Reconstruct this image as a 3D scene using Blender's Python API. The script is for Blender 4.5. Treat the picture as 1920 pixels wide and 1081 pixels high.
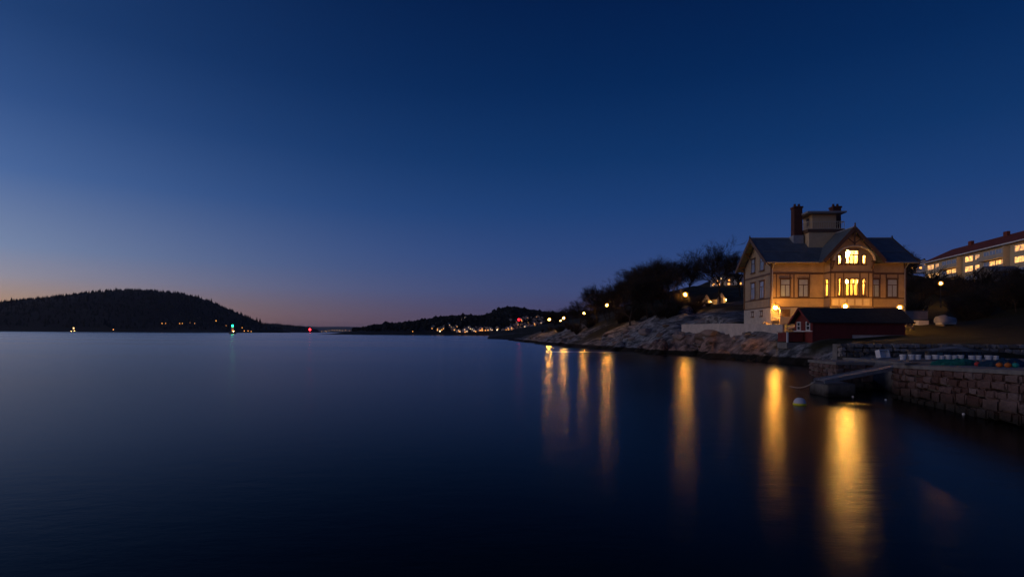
import bpy, math, random
import numpy as np
from mathutils import Matrix, Vector
R = math.radians
S = bpy.context.scene
for o in list(bpy.data.objects): bpy.data.objects.remove(o)
random.seed(7)

# ------------------------------------------------------------------ camera
F, CX, HY, H, ROLL = 1000.0, 960.0, 624.5, 2.8, 0.0061
cam_data = bpy.data.cameras.new('camera'); cam = bpy.data.objects.new('camera', cam_data)
S.collection.objects.link(cam); S.camera = cam
cam_data.sensor_width = 36; cam_data.lens = 36 * F / 1920; cam_data.shift_y = (HY - 540.5) / 1920
cam_data.clip_start = 0.1; cam_data.clip_end = 60000
cr, sr = math.cos(ROLL), math.sin(ROLL)
cam.matrix_world = Matrix(((cr, -sr, 0, 0), (0, 0, -1, 0), (sr, cr, 0, H), (0, 0, 0, 1)))

def D(px, py):
    u, v = (px - CX) / F, (HY - py) / F
    return u * cr - v * sr, u * sr + v * cr
def P(px, py, Y):
    a, b = D(px, py)
    return Vector((a * Y, Y, H + b * Y))

# ------------------------------------------------------------------ sky (dusk, sun just set to the left)
SUN_AZ = R(-92)
w = bpy.data.worlds.new('World'); S.world = w; w.use_nodes = True
nt = w.node_tree; N = nt.nodes; L = nt.links
bg = N['Background']
tc = N.new('ShaderNodeTexCoord'); sep = N.new('ShaderNodeSeparateXYZ'); L.new(tc.outputs['Generated'], sep.inputs[0])
def wmath(op, a, b=None, c=None):
    m = N.new('ShaderNodeMath'); m.operation = op
    for i, x in enumerate((a, b, c)):
        if x is None: continue
        if isinstance(x, (int, float)): m.inputs[i].default_value = x
        else: L.new(x, m.inputs[i])
    return m.outputs[0]
def wramp(fac, stops):
    r = N.new('ShaderNodeValToRGB'); r.color_ramp.interpolation = 'EASE'
    r.color_ramp.interpolation = 'LINEAR'
    el = r.color_ramp.elements
    while len(el) < len(stops): el.new(0.5)
    for e, (p, c) in zip(el, stops): e.position = p; e.color = (*c, 1)
    L.new(fac, r.inputs[0]); return r.outputs[0]
zc = wmath('MAXIMUM', sep.outputs[2], 0.0)
RA = wramp(zc, [(0, (.50, .235, .13)), (.018, (.47, .25, .155)), (.045, (.36, .245, .205)), (.075, (.255, .245, .32)), (.115, (.160, .215, .365)), (.217, (.058, .122, .305)), (.31, (.026, .073, .222)), (.408, (.012, .045, .155)), (.65, (.003, .02, .085)), (1, (.0006, .0055, .034))])
RB = wramp(zc, [(0, (.072, .052, .115)), (.03, (.060, .054, .135)), (.08, (.042, .066, .188)), (.143, (.024, .060, .200)), (.22, (.0110, .048, .176)), (.306, (.0045, .034, .135)), (.42, (.0014, .0205, .096)), (.524, (.0006, .0130, .070)), (.75, (.0005, .0075, .046)), (1, (.0004, .005, .032))])
hl = wmath('SQRT', wmath('MAXIMUM', wmath('SUBTRACT', 1.0, wmath('MULTIPLY', sep.outputs[2], sep.outputs[2])), 1e-4))
dotp = wmath('DIVIDE', wmath('ADD', wmath('MULTIPLY', sep.outputs[0], math.sin(SUN_AZ)), wmath('MULTIPLY', sep.outputs[1], math.cos(SUN_AZ))), hl)
ang_ = wmath('ARCCOSINE', wmath('MINIMUM', wmath('MAXIMUM', dotp, -.9999), .9999))
fac = wmath('MULTIPLY', wmath('POWER', 2.71828, wmath('MULTIPLY', wmath('POWER', wmath('DIVIDE', ang_, R(45)), 2.0), -1.0)), 3.75)
mx = N.new('ShaderNodeMix'); mx.data_type = 'RGBA'; mx.clamp_factor = False
L.new(fac, mx.inputs['Factor']); L.new(RB, mx.inputs['A']); L.new(RA, mx.inputs['B'])
L.new(mx.outputs['Result'], bg.inputs[0]); bg.inputs[1].default_value = 1.0

sun_data = bpy.data.lights.new('sun', 'SUN'); sun = bpy.data.objects.new('sun', sun_data); S.collection.objects.link(sun)
sun_data.energy = .35; sun_data.angle = R(55); sun_data.color = (1.0, .74, .66)       # broad afterglow of the set sun
SUN_DIR = Vector((math.sin(SUN_AZ) * math.cos(R(12)), math.cos(SUN_AZ) * math.cos(R(12)), math.sin(R(12))))
sun.rotation_euler = SUN_DIR.to_track_quat('Z', 'Y').to_euler()

S.view_settings.view_transform = 'Standard'; S.view_settings.look = 'None'
S.view_settings.exposure = 0; S.view_settings.gamma = 1
S.render.engine = 'CYCLES'
S.cycles.max_bounces = 6; S.cycles.diffuse_bounces = 3; S.cycles.glossy_bounces = 3; S.cycles.transparent_max_bounces = 8
S.cycles.caustics_reflective = False; S.cycles.caustics_refractive = False
S.cycles.sample_clamp_indirect = 3.0; S.cycles.use_denoising = True

# ------------------------------------------------------------------ helpers
COL = S.collection
class MB:
    def __init__(s): s.v = []; s.f = []
    def add(s, v, f):
        b = len(s.v); s.v += [tuple(p) for p in v]; s.f += [tuple(b + i for i in q) for q in f]; return s
    def box(s, x0, y0, z0, x1, y1, z1):
        v = [(x, y, z) for z in (z0, z1) for y in (y0, y1) for x in (x0, x1)]
        return s.add(v, [(0, 2, 3, 1), (4, 5, 7, 6), (0, 1, 5, 4), (2, 6, 7, 3), (0, 4, 6, 2), (1, 3, 7, 5)])
    def hexa(s, b, t):       # four bottom points, four top points (same winding)
        return s.add(list(b) + list(t), [(3, 2, 1, 0), (4, 5, 6, 7), (0, 1, 5, 4), (1, 2, 6, 5), (2, 3, 7, 6), (3, 0, 4, 7)])
    def bar(s, a, b, wd, ht=None, up=(0, 0, 1)):
        a, b = Vector(a), Vector(b); ht = ht or wd
        d = (b - a).normalized(); u = Vector(up)
        if abs(d.dot(u)) > .98: u = Vector((1, 0, 0))
        x = d.cross(u).normalized() * wd / 2; y = x.cross(d).normalized() * ht / 2
        return s.hexa([a - x - y, a + x - y, a + x + y, a - x + y], [b - x - y, b + x - y, b + x + y, b - x + y])
    def tube(s, pts, rad, n=6, cap=True):
        pts = [Vector(p) for p in pts]; base = len(s.v); m = len(pts)
        for i, p in enumerate(pts):
            d = (pts[min(i + 1, m - 1)] - pts[max(i - 1, 0)]).normalized()
            u = Vector((0, 0, 1)) if abs(d.z) < .9 else Vector((1, 0, 0))
            x = d.cross(u).normalized(); y = x.cross(d)
            r = rad[i] if hasattr(rad, '__len__') else rad
            for k in range(n):
                a = 2 * math.pi * k / n; s.v.append(tuple(p + (x * math.cos(a) + y * math.sin(a)) * r))
        for i in range(m - 1):
            for k in range(n):
                q = (k + 1) % n; s.f.append((base + i * n + k, base + i * n + q, base + (i + 1) * n + q, base + (i + 1) * n + k))
        if cap:
            s.f.append(tuple(base + k for k in range(n))[::-1]); s.f.append(tuple(base + (m - 1) * n + k for k in range(n)))
        return s
    def lathe(s, c, prof, n=14):
        base = len(s.v); c = Vector(c)
        for r, z in prof:
            for k in range(n):
                a = 2 * math.pi * k / n; s.v.append((c.x + r * math.cos(a), c.y + r * math.sin(a), c.z + z))
        for i in range(len(prof) - 1):
            for k in range(n):
                q = (k + 1) % n; s.f.append((base + i * n + k, base + i * n + q, base + (i + 1) * n + q, base + (i + 1) * n + k))
        s.f.append(tuple(base + k for k in range(n))[::-1]); s.f.append(tuple(base + (len(prof) - 1) * n + k for k in range(n)))
        return s
    def ball(s, c, r, n=14, sz=1.0, z0=-1.0):
        m = n // 2; t0 = math.asin(max(-1, z0))
        prof = []
        for i in range(m + 1):
            t = t0 + (math.pi / 2 - t0) * i / m
            prof.append((max(r * math.cos(t), 1e-3), r * sz * math.sin(t)))
        return s.lathe(c, prof, n)
    def prism(s, poly, axis, a, b):   # poly of 2D points extruded from a to b along axis ('x','y','z')
        def q(p, t): return {'x': (t, p[0], p[1]), 'y': (p[0], t, p[1]), 'z': (p[0], p[1], t)}[axis]
        n = len(poly)
        return s.add([q(p, a) for p in poly] + [q(p, b) for p in poly],
                     [tuple(range(n))[::-1], tuple(range(n, 2 * n))] + [(i, (i + 1) % n, n + (i + 1) % n, n + i) for i in range(n)])
    def build(s, name, mat, parent=None, smooth=False, bevel=0):
        me = bpy.data.meshes.new(name); me.from_pydata(s.v, [], s.f); me.validate()
        import bmesh
        bm = bmesh.new(); bm.from_mesh(me); bmesh.ops.recalc_face_normals(bm, faces=bm.faces[:]); bm.to_mesh(me); bm.free()
        if smooth: me.polygons.foreach_set('use_smooth', [True] * len(me.polygons))
        me.materials.append(mat)
        o = bpy.data.objects.new(name, me); COL.objects.link(o); o.parent = parent
        if bevel:
            m = o.modifiers.new('bevel', 'BEVEL'); m.width = bevel; m.segments = 2; m.limit_method = 'ANGLE'
        return o
def tag(o, label=None, cat=None, group=None, kind=None):
    if label: o['label'] = label
    if cat: o['category'] = cat
    if group: o['group'] = group
    if kind: o['kind'] = kind
    return o
def empty(name, loc, rz=0, label=None, cat=None, group=None):
    o = bpy.data.objects.new(name, None); COL.objects.link(o); o.location = loc; o.rotation_euler.z = rz
    return tag(o, label, cat, group)
def copy_tree(o, parent=None):
    c = o.copy(); COL.objects.link(c); c.parent = parent
    for ch in o.children: copy_tree(ch, c)
    return c

# numpy noise
def vnoise(x, y, seed=0):
    xi = np.floor(x).astype(np.int64); yi = np.floor(y).astype(np.int64); fx = x - xi; fy = y - yi
    fx = fx * fx * (3 - 2 * fx); fy = fy * fy * (3 - 2 * fy)
    def h(a, b):
        n = (a * 374761393 + b * 668265263 + seed * 974634777) & 0xffffffff
        n = ((n ^ (n >> 13)) * 1274126177) & 0xffffffff
        return ((n ^ (n >> 16)) & 0xffff) / 65535.0
    return (h(xi, yi) * (1 - fx) + h(xi + 1, yi) * fx) * (1 - fy) + (h(xi, yi + 1) * (1 - fx) + h(xi + 1, yi + 1) * fx) * fy
def fbm(x, y, sc, oc=4, seed=0, ridge=False):
    t = 0; a = 1; s = 0
    for k in range(oc):
        n = vnoise(x / sc + 17.3 * k, y / sc - 9.1 * k, seed + k)
        n = 1 - abs(2 * n - 1) if ridge else n
        t = t + a * n; s += a; a *= .5; sc *= .47
    return t / s - .5

# ------------------------------------------------------------------ materials
def mat(name, c, rough=.8, var=.25, nscale=3.0, bump=0.0, bscale=None, spec=.3, metal=0, objrand=0.0, c2=None, boards=0, coat=0):
    m = bpy.data.materials.new(name); m.use_nodes = True; t = m.node_tree; n = t.nodes; l = t.links
    b = n['Principled BSDF']; b.inputs['Roughness'].default_value = rough; b.inputs['Metallic'].default_value = metal
    b.inputs['Specular IOR Level'].default_value = spec; b.inputs['Coat Weight'].default_value = coat
    co = n.new('ShaderNodeTexCoord'); no = n.new('ShaderNodeTexNoise'); no.inputs['Scale'].default_value = nscale; no.inputs['Detail'].default_value = 6; no.inputs['Roughness'].default_value = .65
    l.new(co.outputs['Object'], no.inputs['Vector'])
    r = n.new('ShaderNodeValToRGB'); r.color_ramp.elements[0].position = .32; r.color_ramp.elements[1].position = .7
    d = c2 or tuple(x * (1 - var) for x in c); e = tuple(min(1, x * (1 + var * .6)) for x in c)
    r.color_ramp.elements[0].color = (*d, 1); r.color_ramp.elements[1].color = (*e, 1)
    l.new(no.outputs[0], r.inputs[0]); out = r.outputs[0]
    if objrand:
        oi = n.new('ShaderNodeObjectInfo'); hs = n.new('ShaderNodeHueSaturation'); mr = n.new('ShaderNodeMapRange')
        mr.inputs['To Min'].default_value = 1 - objrand; mr.inputs['To Max'].default_value = 1 + objrand
        l.new(oi.outputs['Random'], mr.inputs['Value']); l.new(mr.outputs[0], hs.inputs['Value'])
        mr2 = n.new('ShaderNodeMapRange'); mr2.inputs['To Min'].default_value = 1.25; mr2.inputs['To Max'].default_value = .6
        l.new(oi.outputs['Random'], mr2.inputs['Value']); l.new(mr2.outputs[0], hs.inputs['Saturation'])
        l.new(out, hs.inputs['Color']); out = hs.outputs[0]
    l.new(out, b.inputs['Base Color'])
    hgt = None
    if boards:
        vm = n.new('ShaderNodeVectorMath'); vm.operation = 'DOT_PRODUCT'; vm.inputs[1].default_value = (1, 1, 0)
        l.new(co.outputs['Object'], vm.inputs[0])
        mm = n.new('ShaderNodeMath'); mm.operation = 'MULTIPLY'; mm.inputs[1].default_value = 1 / boards; l.new(vm.outputs['Value'], mm.inputs[0])
        fr = n.new('ShaderNodeMath'); fr.operation = 'FRACT'; l.new(mm.outputs[0], fr.inputs[0])
        gt = n.new('ShaderNodeMath'); gt.operation = 'GREATER_THAN'; gt.inputs[1].default_value = .14; l.new(fr.outputs[0], gt.inputs[0])
        hgt = gt.outputs[0]; bump = bump or .6
    if bump:
        bp = n.new('ShaderNodeBump'); bp.inputs['Strength'].default_value = bump; bp.inputs['Distance'].default_value = .05
        if hgt is None:
            n2 = n.new('ShaderNodeTexNoise'); n2.inputs['Scale'].default_value = bscale or nscale * 3; n2.inputs['Detail'].default_value = 8
            l.new(co.outputs['Object'], n2.inputs['Vector']); hgt = n2.outputs[0]
        l.new(hgt, bp.inputs['Height']); l.new(bp.outputs[0], b.inputs['Normal'])
    return m
def emit(name, c, s, blot=0):
    m = bpy.data.materials.new(name); m.use_nodes = True; b = m.node_tree.nodes['Principled BSDF']
    b.inputs['Base Color'].default_value = (.8, .8, .8, 1); b.inputs['Emission Color'].default_value = (*c, 1); b.inputs['Emission Strength'].default_value = s
    if blot:      # furniture, curtains and lamps seen as uneven brightness behind the glass
        t = m.node_tree; co = t.nodes.new('ShaderNodeTexCoord'); no = t.nodes.new('ShaderNodeTexNoise'); no.inputs['Scale'].default_value = blot; no.inputs['Detail'].default_value = 3; t.links.new(co.outputs['Object'], no.inputs['Vector'])
        mr = t.nodes.new('ShaderNodeMapRange'); mr.inputs['From Min'].default_value = .35; mr.inputs['From Max'].default_value = .65; mr.inputs['To Min'].default_value = s * .25; mr.inputs['To Max'].default_value = s * 1.7; t.links.new(no.outputs[0], mr.inputs['Value']); t.links.new(mr.outputs[0], b.inputs['Emission Strength'])
    return m
M = {}
M['ochre'] = mat('ochre_paint', (.44, .32, .20), .6, .22, .9, boards=.16)
M['trim'] = mat('brown_trim_paint', (.13, .075, .045), .55, .2, 4)
M['frame'] = mat('window_frame_paint', (.09, .055, .04), .5, .2, 4)
M['found'] = mat('limewashed_foundation', (.50, .45, .38), .9, .18, 1.6, bump=.3)
M['slate'] = mat('slate_roof', (.095, .125, .15), .45, .3, 1.2, bump=.5, bscale=5)
M['brick'] = mat('chimney_brick', (.10, .04, .032), .9, .35, 6, bump=.4)
M['lead'] = mat('lead_flashing', (.30, .31, .33), .5, .15, 3)
M['zinc'] = mat('zinc_gutter', (.38, .38, .37), .45, .1, 3, metal=.4)
M['pane'] = mat('sky_curtain_pane', (.33, .40, .52), .2, .15, 1.5, spec=.6, coat=.6)  # pale curtain tone with the sky's reflection painted in as blue-grey
M['pane_dark'] = mat('dark_pane', (.03, .035, .045), .1, .2, 2, spec=.7)
M['cream'] = mat('cream_paint', (.62, .52, .36), .6, .12, 2)
M['white'] = mat('white_paint', (.72, .70, .66), .6, .1, 3)
M['tower'] = mat('tower_paint', (.62, .46, .27), .6, .12, 1.2)
M['red'] = mat('red_paint', (.17, .026, .022), .75, .25, 1.5, boards=.14)
M['felt'] = mat('roof_felt', (.035, .035, .035), .9, .3, 2, bump=.4)
M['concrete'] = mat('weathered_concrete', (.20, .19, .175), .9, .3, 2.2, bump=.35)
M['palewall'] = mat('pale_garden_wall', (.55, .47, .40), .9, .2, 1.3, bump=.25)
M['granite'] = mat('red_granite', (.15, .085, .07), .85, .35, 3.0, bump=.7, bscale=7, objrand=.35)
def tide(m, z0=.35, z1=1.0):
    t = m.node_tree; n = t.nodes; l = t.links; b = n['Principled BSDF']; src = b.inputs['Base Color'].links[0].from_socket
    ge = n.new('ShaderNodeNewGeometry'); sx = n.new('ShaderNodeSeparateXYZ'); l.new(ge.outputs['Position'], sx.inputs[0]); no = n.new('ShaderNodeTexNoise'); no.inputs['Scale'].default_value = 2.5; l.new(ge.outputs['Position'], no.inputs['Vector'])
    ad = n.new('ShaderNodeMath'); ad.operation = 'MULTIPLY_ADD'; ad.inputs[1].default_value = .5; l.new(no.outputs[0], ad.inputs[0]); l.new(sx.outputs[2], ad.inputs[2])
    mr = n.new('ShaderNodeMapRange'); mr.inputs['From Min'].default_value = z0; mr.inputs['From Max'].default_value = z1; l.new(ad.outputs[0], mr.inputs['Value'])
    mx = n.new('ShaderNodeMix'); mx.data_type = 'RGBA'; mx.inputs['A'].default_value = (.02, .017, .012, 1); l.new(mr.outputs[0], mx.inputs['Factor']); l.new(src, mx.inputs['B']); l.new(mx.outputs['Result'], b.inputs['Base Color'])
tide(M['granite']); tide(M['concrete'], .3, .9)
M['greystone'] = mat('grey_fieldstone', (.23, .205, .18), .9, .4, 3.0, bump=.7, bscale=6, objrand=.45)
M['boulder'] = mat('shore_boulder', (.25, .19, .155), .9, .4, 1.0, bump=.8, bscale=4, objrand=.3)
M['iron'] = mat('dark_iron', (.03, .03, .03), .5, .2, 5, metal=.3)
M['wood'] = mat('weathered_wood', (.20, .17, .14), .85, .35, 4, bump=.4)
M['alu'] = mat('dull_aluminium', (.22, .24, .26), .65, .25, 5, metal=.4)
M['bark'] = mat('dark_bark', (.045, .035, .027), .9, .3, 4)
M['twig'] = mat('winter_twigs', (.026, .020, .017), .9, .2, 2)
M['needle'] = mat('dark_conifer', (.006, .009, .007), .9, .3, .1)
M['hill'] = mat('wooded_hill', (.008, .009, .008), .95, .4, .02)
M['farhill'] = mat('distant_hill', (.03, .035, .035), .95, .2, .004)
M['plastic_white'] = mat('white_plastic', (.70, .70, .70), .45, .1, 3)
M['net_green'] = mat('green_net', (.012, .19, .14), .85, .5, 14, bump=1.0, bscale=40)
M['net_blue'] = mat('blue_net', (.015, .06, .11), .85, .5, 14, bump=1.0, bscale=40)
M['orange'] = mat('orange_plastic', (.55, .14, .02), .5, .15, 3)
M['redplastic'] = mat('red_plastic', (.45, .04, .03), .5, .15, 3)
M['teal'] = mat('teal_plastic', (.02, .28, .24), .5, .15, 3)
M['rope'] = mat('pale_rope', (.35, .33, .30), .9, .2, 20)
M['tarp'] = mat('grey_tarpaulin', (.30, .29, .29), .55, .2, 2.5, bump=.6, bscale=4)
M['tile'] = mat('red_roof_tiles', (.20, .05, .028), .8, .25, .8, bump=.4, bscale=3)
M['apt'] = mat('cream_render', (.58, .46, .28), .9, .08, .5)
M['aptw'] = mat('balcony_cladding', (.52, .44, .32), .8, .08, .8)
M['buoy'] = mat('buoy_plastic', (.62, .62, .64), .5, .1, 4)
M['yellow'] = mat('yellow_band', (.75, .72, .02), .5, .05, 4)
WARM = (1.0, .50, .11)
M['lamp'] = emit('sodium_globe', (1.0, .42, .055), 667)
fg = bpy.data.materials.new('amber_halo_shell'); fg.use_nodes = True; t = fg.node_tree; t.nodes.clear()
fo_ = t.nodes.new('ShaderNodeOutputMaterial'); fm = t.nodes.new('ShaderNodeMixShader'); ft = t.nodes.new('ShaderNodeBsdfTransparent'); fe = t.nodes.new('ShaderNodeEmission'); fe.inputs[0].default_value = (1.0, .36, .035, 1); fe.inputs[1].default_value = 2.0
fm.inputs[0].default_value = .28; t.links.new(ft.outputs[0], fm.inputs[1]); t.links.new(fe.outputs[0], fm.inputs[2]); t.links.new(fm.outputs[0], fo_.inputs[0]); M['halo'] = fg  # see-through glowing shell that puts an orange halo around each bulb
M['lampfar'] = emit('far_sodium_globe', (1.0, .50, .13), 200)
M['lit_far'] = emit('far_lit_window', (1.0, .38, .05), 2.2)
M['lit_farw'] = emit('far_lit_window_pale', (1.0, .6, .25), 1.7)
M['lit_apt'] = emit('apartment_lit_window', (1.0, .42, .06), .95, 1.1)
M['lit_apt2'] = emit('apartment_bright_window', (1.0, .44, .07), 1.5, 1.3)
M['red_l'] = emit('red_lantern', (1.0, .01, .03), 60)
M['green_l'] = emit('green_lantern', (.02, 1.0, .45), 60)
M['white_l'] = emit('white_lantern', (.8, .9, 1.0), 40)
M['room'] = mat('room_plaster', (.78, .66, .42), .9, .05, 1)
M['bulb'] = emit('room_bulb', (1.0, .47, .08), 2200)
# clear glass: mostly transparent, a little gloss
g = bpy.data.materials.new('clear_glass'); g.use_nodes = True; t = g.node_tree; t.nodes.clear()
go = t.nodes.new('ShaderNodeOutputMaterial'); gm = t.nodes.new('ShaderNodeMixShader'); gt = t.nodes.new('ShaderNodeBsdfTransparent'); gg = t.nodes.new('ShaderNodeBsdfGlossy')
gt.inputs[0].default_value = (.96, .96, .95, 1); gg.inputs['Roughness'].default_value = .05; gm.inputs[0].default_value = .06
t.links.new(gt.outputs[0], gm.inputs[1]); t.links.new(gg.outputs[0], gm.inputs[2]); t.links.new(gm.outputs[0], go.inputs[0]); M['glass'] = g

# ------------------------------------------------------------------ water
mw = bpy.data.materials.new('sea_water'); mw.use_nodes = True; t = mw.node_tree; n = t.nodes; l = t.links; n.clear()
out = n.new('ShaderNodeOutputMaterial'); mix = n.new('ShaderNodeMixShader'); df = n.new('ShaderNodeBsdfDiffuse'); gl = n.new('ShaderNodeBsdfGlossy'); frn = n.new('ShaderNodeFresnel')
df.inputs[0].default_value = (.0008, .0014, .0026, 1); gl.distribution = 'BECKMANN'; gl.inputs[0].default_value = (.84, .84, .84, 1); frn.inputs['IOR'].default_value = 1.15
l.new(frn.outputs[0], mix.inputs[0]); l.new(df.outputs[0], mix.inputs[1]); l.new(gl.outputs[0], mix.inputs[2]); l.new(mix.outputs[0], out.inputs[0])
co = n.new('ShaderNodeTexCoord'); n1 = n.new('ShaderNodeTexNoise'); n1.inputs['Scale'].default_value = 2.2; n1.inputs['Detail'].default_value = 5; n1.inputs['Roughness'].default_value = .7
mp = n.new('ShaderNodeMapping'); mp.inputs['Scale'].default_value = (.5, 1, 1); l.new(co.outputs['Object'], mp.inputs[0]); l.new(mp.outputs[0], n1.inputs['Vector'])
n2 = n.new('ShaderNodeTexNoise'); n2.inputs['Scale'].default_value = .012; n2.inputs['Detail'].default_value = 3
mp2 = n.new('ShaderNodeMapping'); mp2.inputs['Scale'].default_value = (.35, 1.6, 1); l.new(co.outputs['Object'], mp2.inputs[0]); l.new(mp2.outputs[0], n2.inputs['Vector'])
mr = n.new('ShaderNodeMapRange'); mr.inputs['From Min'].default_value = .35; mr.inputs['From Max'].default_value = .65; mr.inputs['To Min'].default_value = .215; mr.inputs['To Max'].default_value = .29
l.new(n2.outputs[0], mr.inputs['Value']); l.new(mr.outputs[0], gl.inputs['Roughness'])
bp = n.new('ShaderNodeBump'); bp.inputs['Strength'].default_value = .36; bp.inputs['Distance'].default_value = .03; l.new(n1.outputs[0], bp.inputs['Height']); l.new(bp.outputs[0], gl.inputs['Normal'])
wm = MB().add([(-30000, -300, 0), (30000, -300, 0), (30000, 45000, 0), (-30000, 45000, 0)], [(0, 1, 2, 3)]).build('water', mw); tag(wm, kind='structure')

# ------------------------------------------------------------------ headland terrain
cps = []   # x, y, z, type (0 grass, 1 grey rock, 2 pink rock)
def cp(x, y, z, ty=0): cps.append((x, y, z, ty))
def cpp(px, py, Y, ty=0): p = P(px, py, Y); cp(p.x, p.y, p.z, ty)
shore = [(2.0, 186), (4.2, 170), (7.2, 155), (11, 124), (16, 95), (19.8, 82), (23, 68), (25.4, 57.5), (27, 50), (26.6, 45), (22.6, 36), (19.3, 29.5)]
for i, (x, y) in enumerate(shore):
    cp(x, y, -.1, 2 if 3 < i < 9 else 1); cp(x - 5, y - 2.5, -2.6, 1)
for x, y in ((-25, 190), (-20, 150), (-10, 110), (0, 70), (5, 40), (8, 20), (8, 8)): cp(x, y, -6, 1)
for a in [(1000, 633, 172, 1), (1020, 630, 165, 1), (1050, 628, 138, 1), (1085, 628, 120, 1), (1130, 640, 99, 1), (1150, 632, 99, 1), (1130, 618, 112, 0), (1130, 604, 124, 0), (1160, 594, 122, 0),
          (1095, 609, 142, 0), (1057, 614, 175, 0), (1030, 619, 190, 0), (1180, 640, 87, 1), (1200, 625, 89, 1), (1232, 600, 91, 1), (1280, 583, 93, 1), (1260, 610, 84, 1), (1230, 630, 82, 1),
          (1335, 586, 86, 1), (1330, 578, 98, 0), (1390, 577, 88, 0), (1280, 605, 83, 1), (1280, 620, 79.5, 1), (1400, 623, 63, 1), (1470, 626, 57.6, 1), (1300, 632, 74, 2),
          (1340, 640, 67, 2), (1300, 646, 71, 2), (1420, 650, 58.5, 2), (1500, 652, 52, 1), (1250, 640, 76, 2), (1380, 636, 64, 2), (1350, 600, 76, 1),
          (1720, 628, 50, 0), (1800, 632, 45, 0), (1850, 640, 40, 0), (1900, 645, 36, 0), (1900, 618, 52, 0), (1800, 606, 64, 0), (1760, 578, 84, 0), (1850, 545, 85, 0), (1900, 575, 62, 0), (1830, 590, 66, 0),
          (1710, 575, 90, 0), (1300, 572, 120, 0), (1200, 575, 135, 0), (1250, 548, 150, 0), (1300, 535, 165, 0), (1210, 556, 155, 0), (1160, 580, 160, 0), (1340, 545, 165, 0), (1395, 548, 170, 0), (1130, 596, 165, 0), (1080, 608, 230, 0), (1350, 524, 240, 0), (1700, 515, 180, 0), (1600, 530, 180, 0), (1500, 540, 180, 0),
          (1400, 523, 250, 0), (1330, 526, 280, 0), (1400, 526, 290, 0), (1715, 503, 260, 0), (1250, 560, 280, 0), (1860, 520, 105, 0)]: cpp(*a)
for x, y in ((30, 60.8), (38, 60), (46, 60.5), (30, 71), (38, 66), (46, 71), (38, 73)): cp(x, y, 4.1)
for x, y, z in ((29, 50.6, 2.0), (33.5, 50.4, 2.15), (39, 50.5, 2.6), (29, 56, 2.5), (34, 56, 3.3), (39, 56, 3.3), (42, 57, 3.5), (50, 62, 4.4),
                (24, 34.2, 2.35), (31, 34.2, 2.35), (20.8, 34, 1.5), (24, 31, 1.4), (31, 31, 1.4), (22, 30, 1.4), (30, 45, 2.3), (34, 42, 2.35), (40, 40, 2.5), (55, 45, 4), (26, 39, 1.9), (28, 46, 1.75)): cp(x, y, z, 0 if x > 28 else 1)
for x, y, z in ((135, 125, 18.4), (150, 125, 20), (135, 150, 18.4), (145, 185, 18.4), (160, 185, 22), (120, 120, 16.5), (118, 150, 14.5), (122, 185, 16), (105, 105, 12.5), (175, 150, 24), (180, 240, 27), (180, 80, 16), (150, 60, 10), (180, 20, 8), (100, 20, 5), (60, 20, 3), (45, 8, 1.3), (20, 240, 3), (60, 290, 16), (120, 290, 27), (180, 290, 32), (90, 290, 22)): cp(x, y, z)
C = np.array(cps); cx_, cy_, cz_, ct_ = C.T
n_ = len(C); dm = np.hypot(cx_[:, None] - cx_[None], cy_[:, None] - cy_[None])
A_ = np.zeros((n_ + 1, n_ + 1)); A_[:n_, :n_] = dm + np.eye(n_) * -.02; A_[n_, :n_] = 1; A_[:n_, n_] = 1
wts = np.linalg.solve(A_, np.append(cz_, 0))
QA, QB, QC = (17.2, 24.0), (15.8, 16.5), (14.0, 7.0)
def quay_x(Y): return np.where(Y > QB[1], QB[0] + (Y - QB[1]) * (QA[0] - QB[0]) / (QA[1] - QB[1]), QC[0] + (Y - QC[1]) * (QB[0] - QC[0]) / (QB[1] - QC[1]))
def cells(x, y, size, seed):
    gx, gy = x / size, y / size; ix = np.floor(gx).astype(np.int64); iy = np.floor(gy).astype(np.int64)
    f1 = np.full(x.shape, 9.0); f2 = np.full(x.shape, 9.0); hv = np.zeros(x.shape); tx = np.zeros(x.shape); ty = np.zeros(x.shape)
    def h(a, b, k):
        n = (a * 374761393 + b * 668265263 + (seed * 31 + k) * 974634777) & 0xffffffff; n = ((n ^ (n >> 13)) * 1274126177) & 0xffffffff; return ((n ^ (n >> 16)) & 0xffff) / 65535.0
    for a in (-1, 0, 1):
        for b_ in (-1, 0, 1):
            jx, jy = ix + a, iy + b_; px, py = jx + .15 + .7 * h(jx, jy, 1), jy + .15 + .7 * h(jx, jy, 2); dx, dy = gx - px, gy - py; d = np.hypot(dx, dy); c = d < f1
            f2 = np.where(c, f1, np.minimum(f2, d)); hv = np.where(c, h(jx, jy, 3) + (h(jx, jy, 4) - .5) * dx * 1.6 + (h(jx, jy, 5) - .5) * dy * 1.6, hv); f1 = np.where(c, d, f1)
    return hv - .5, f2 - f1
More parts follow.
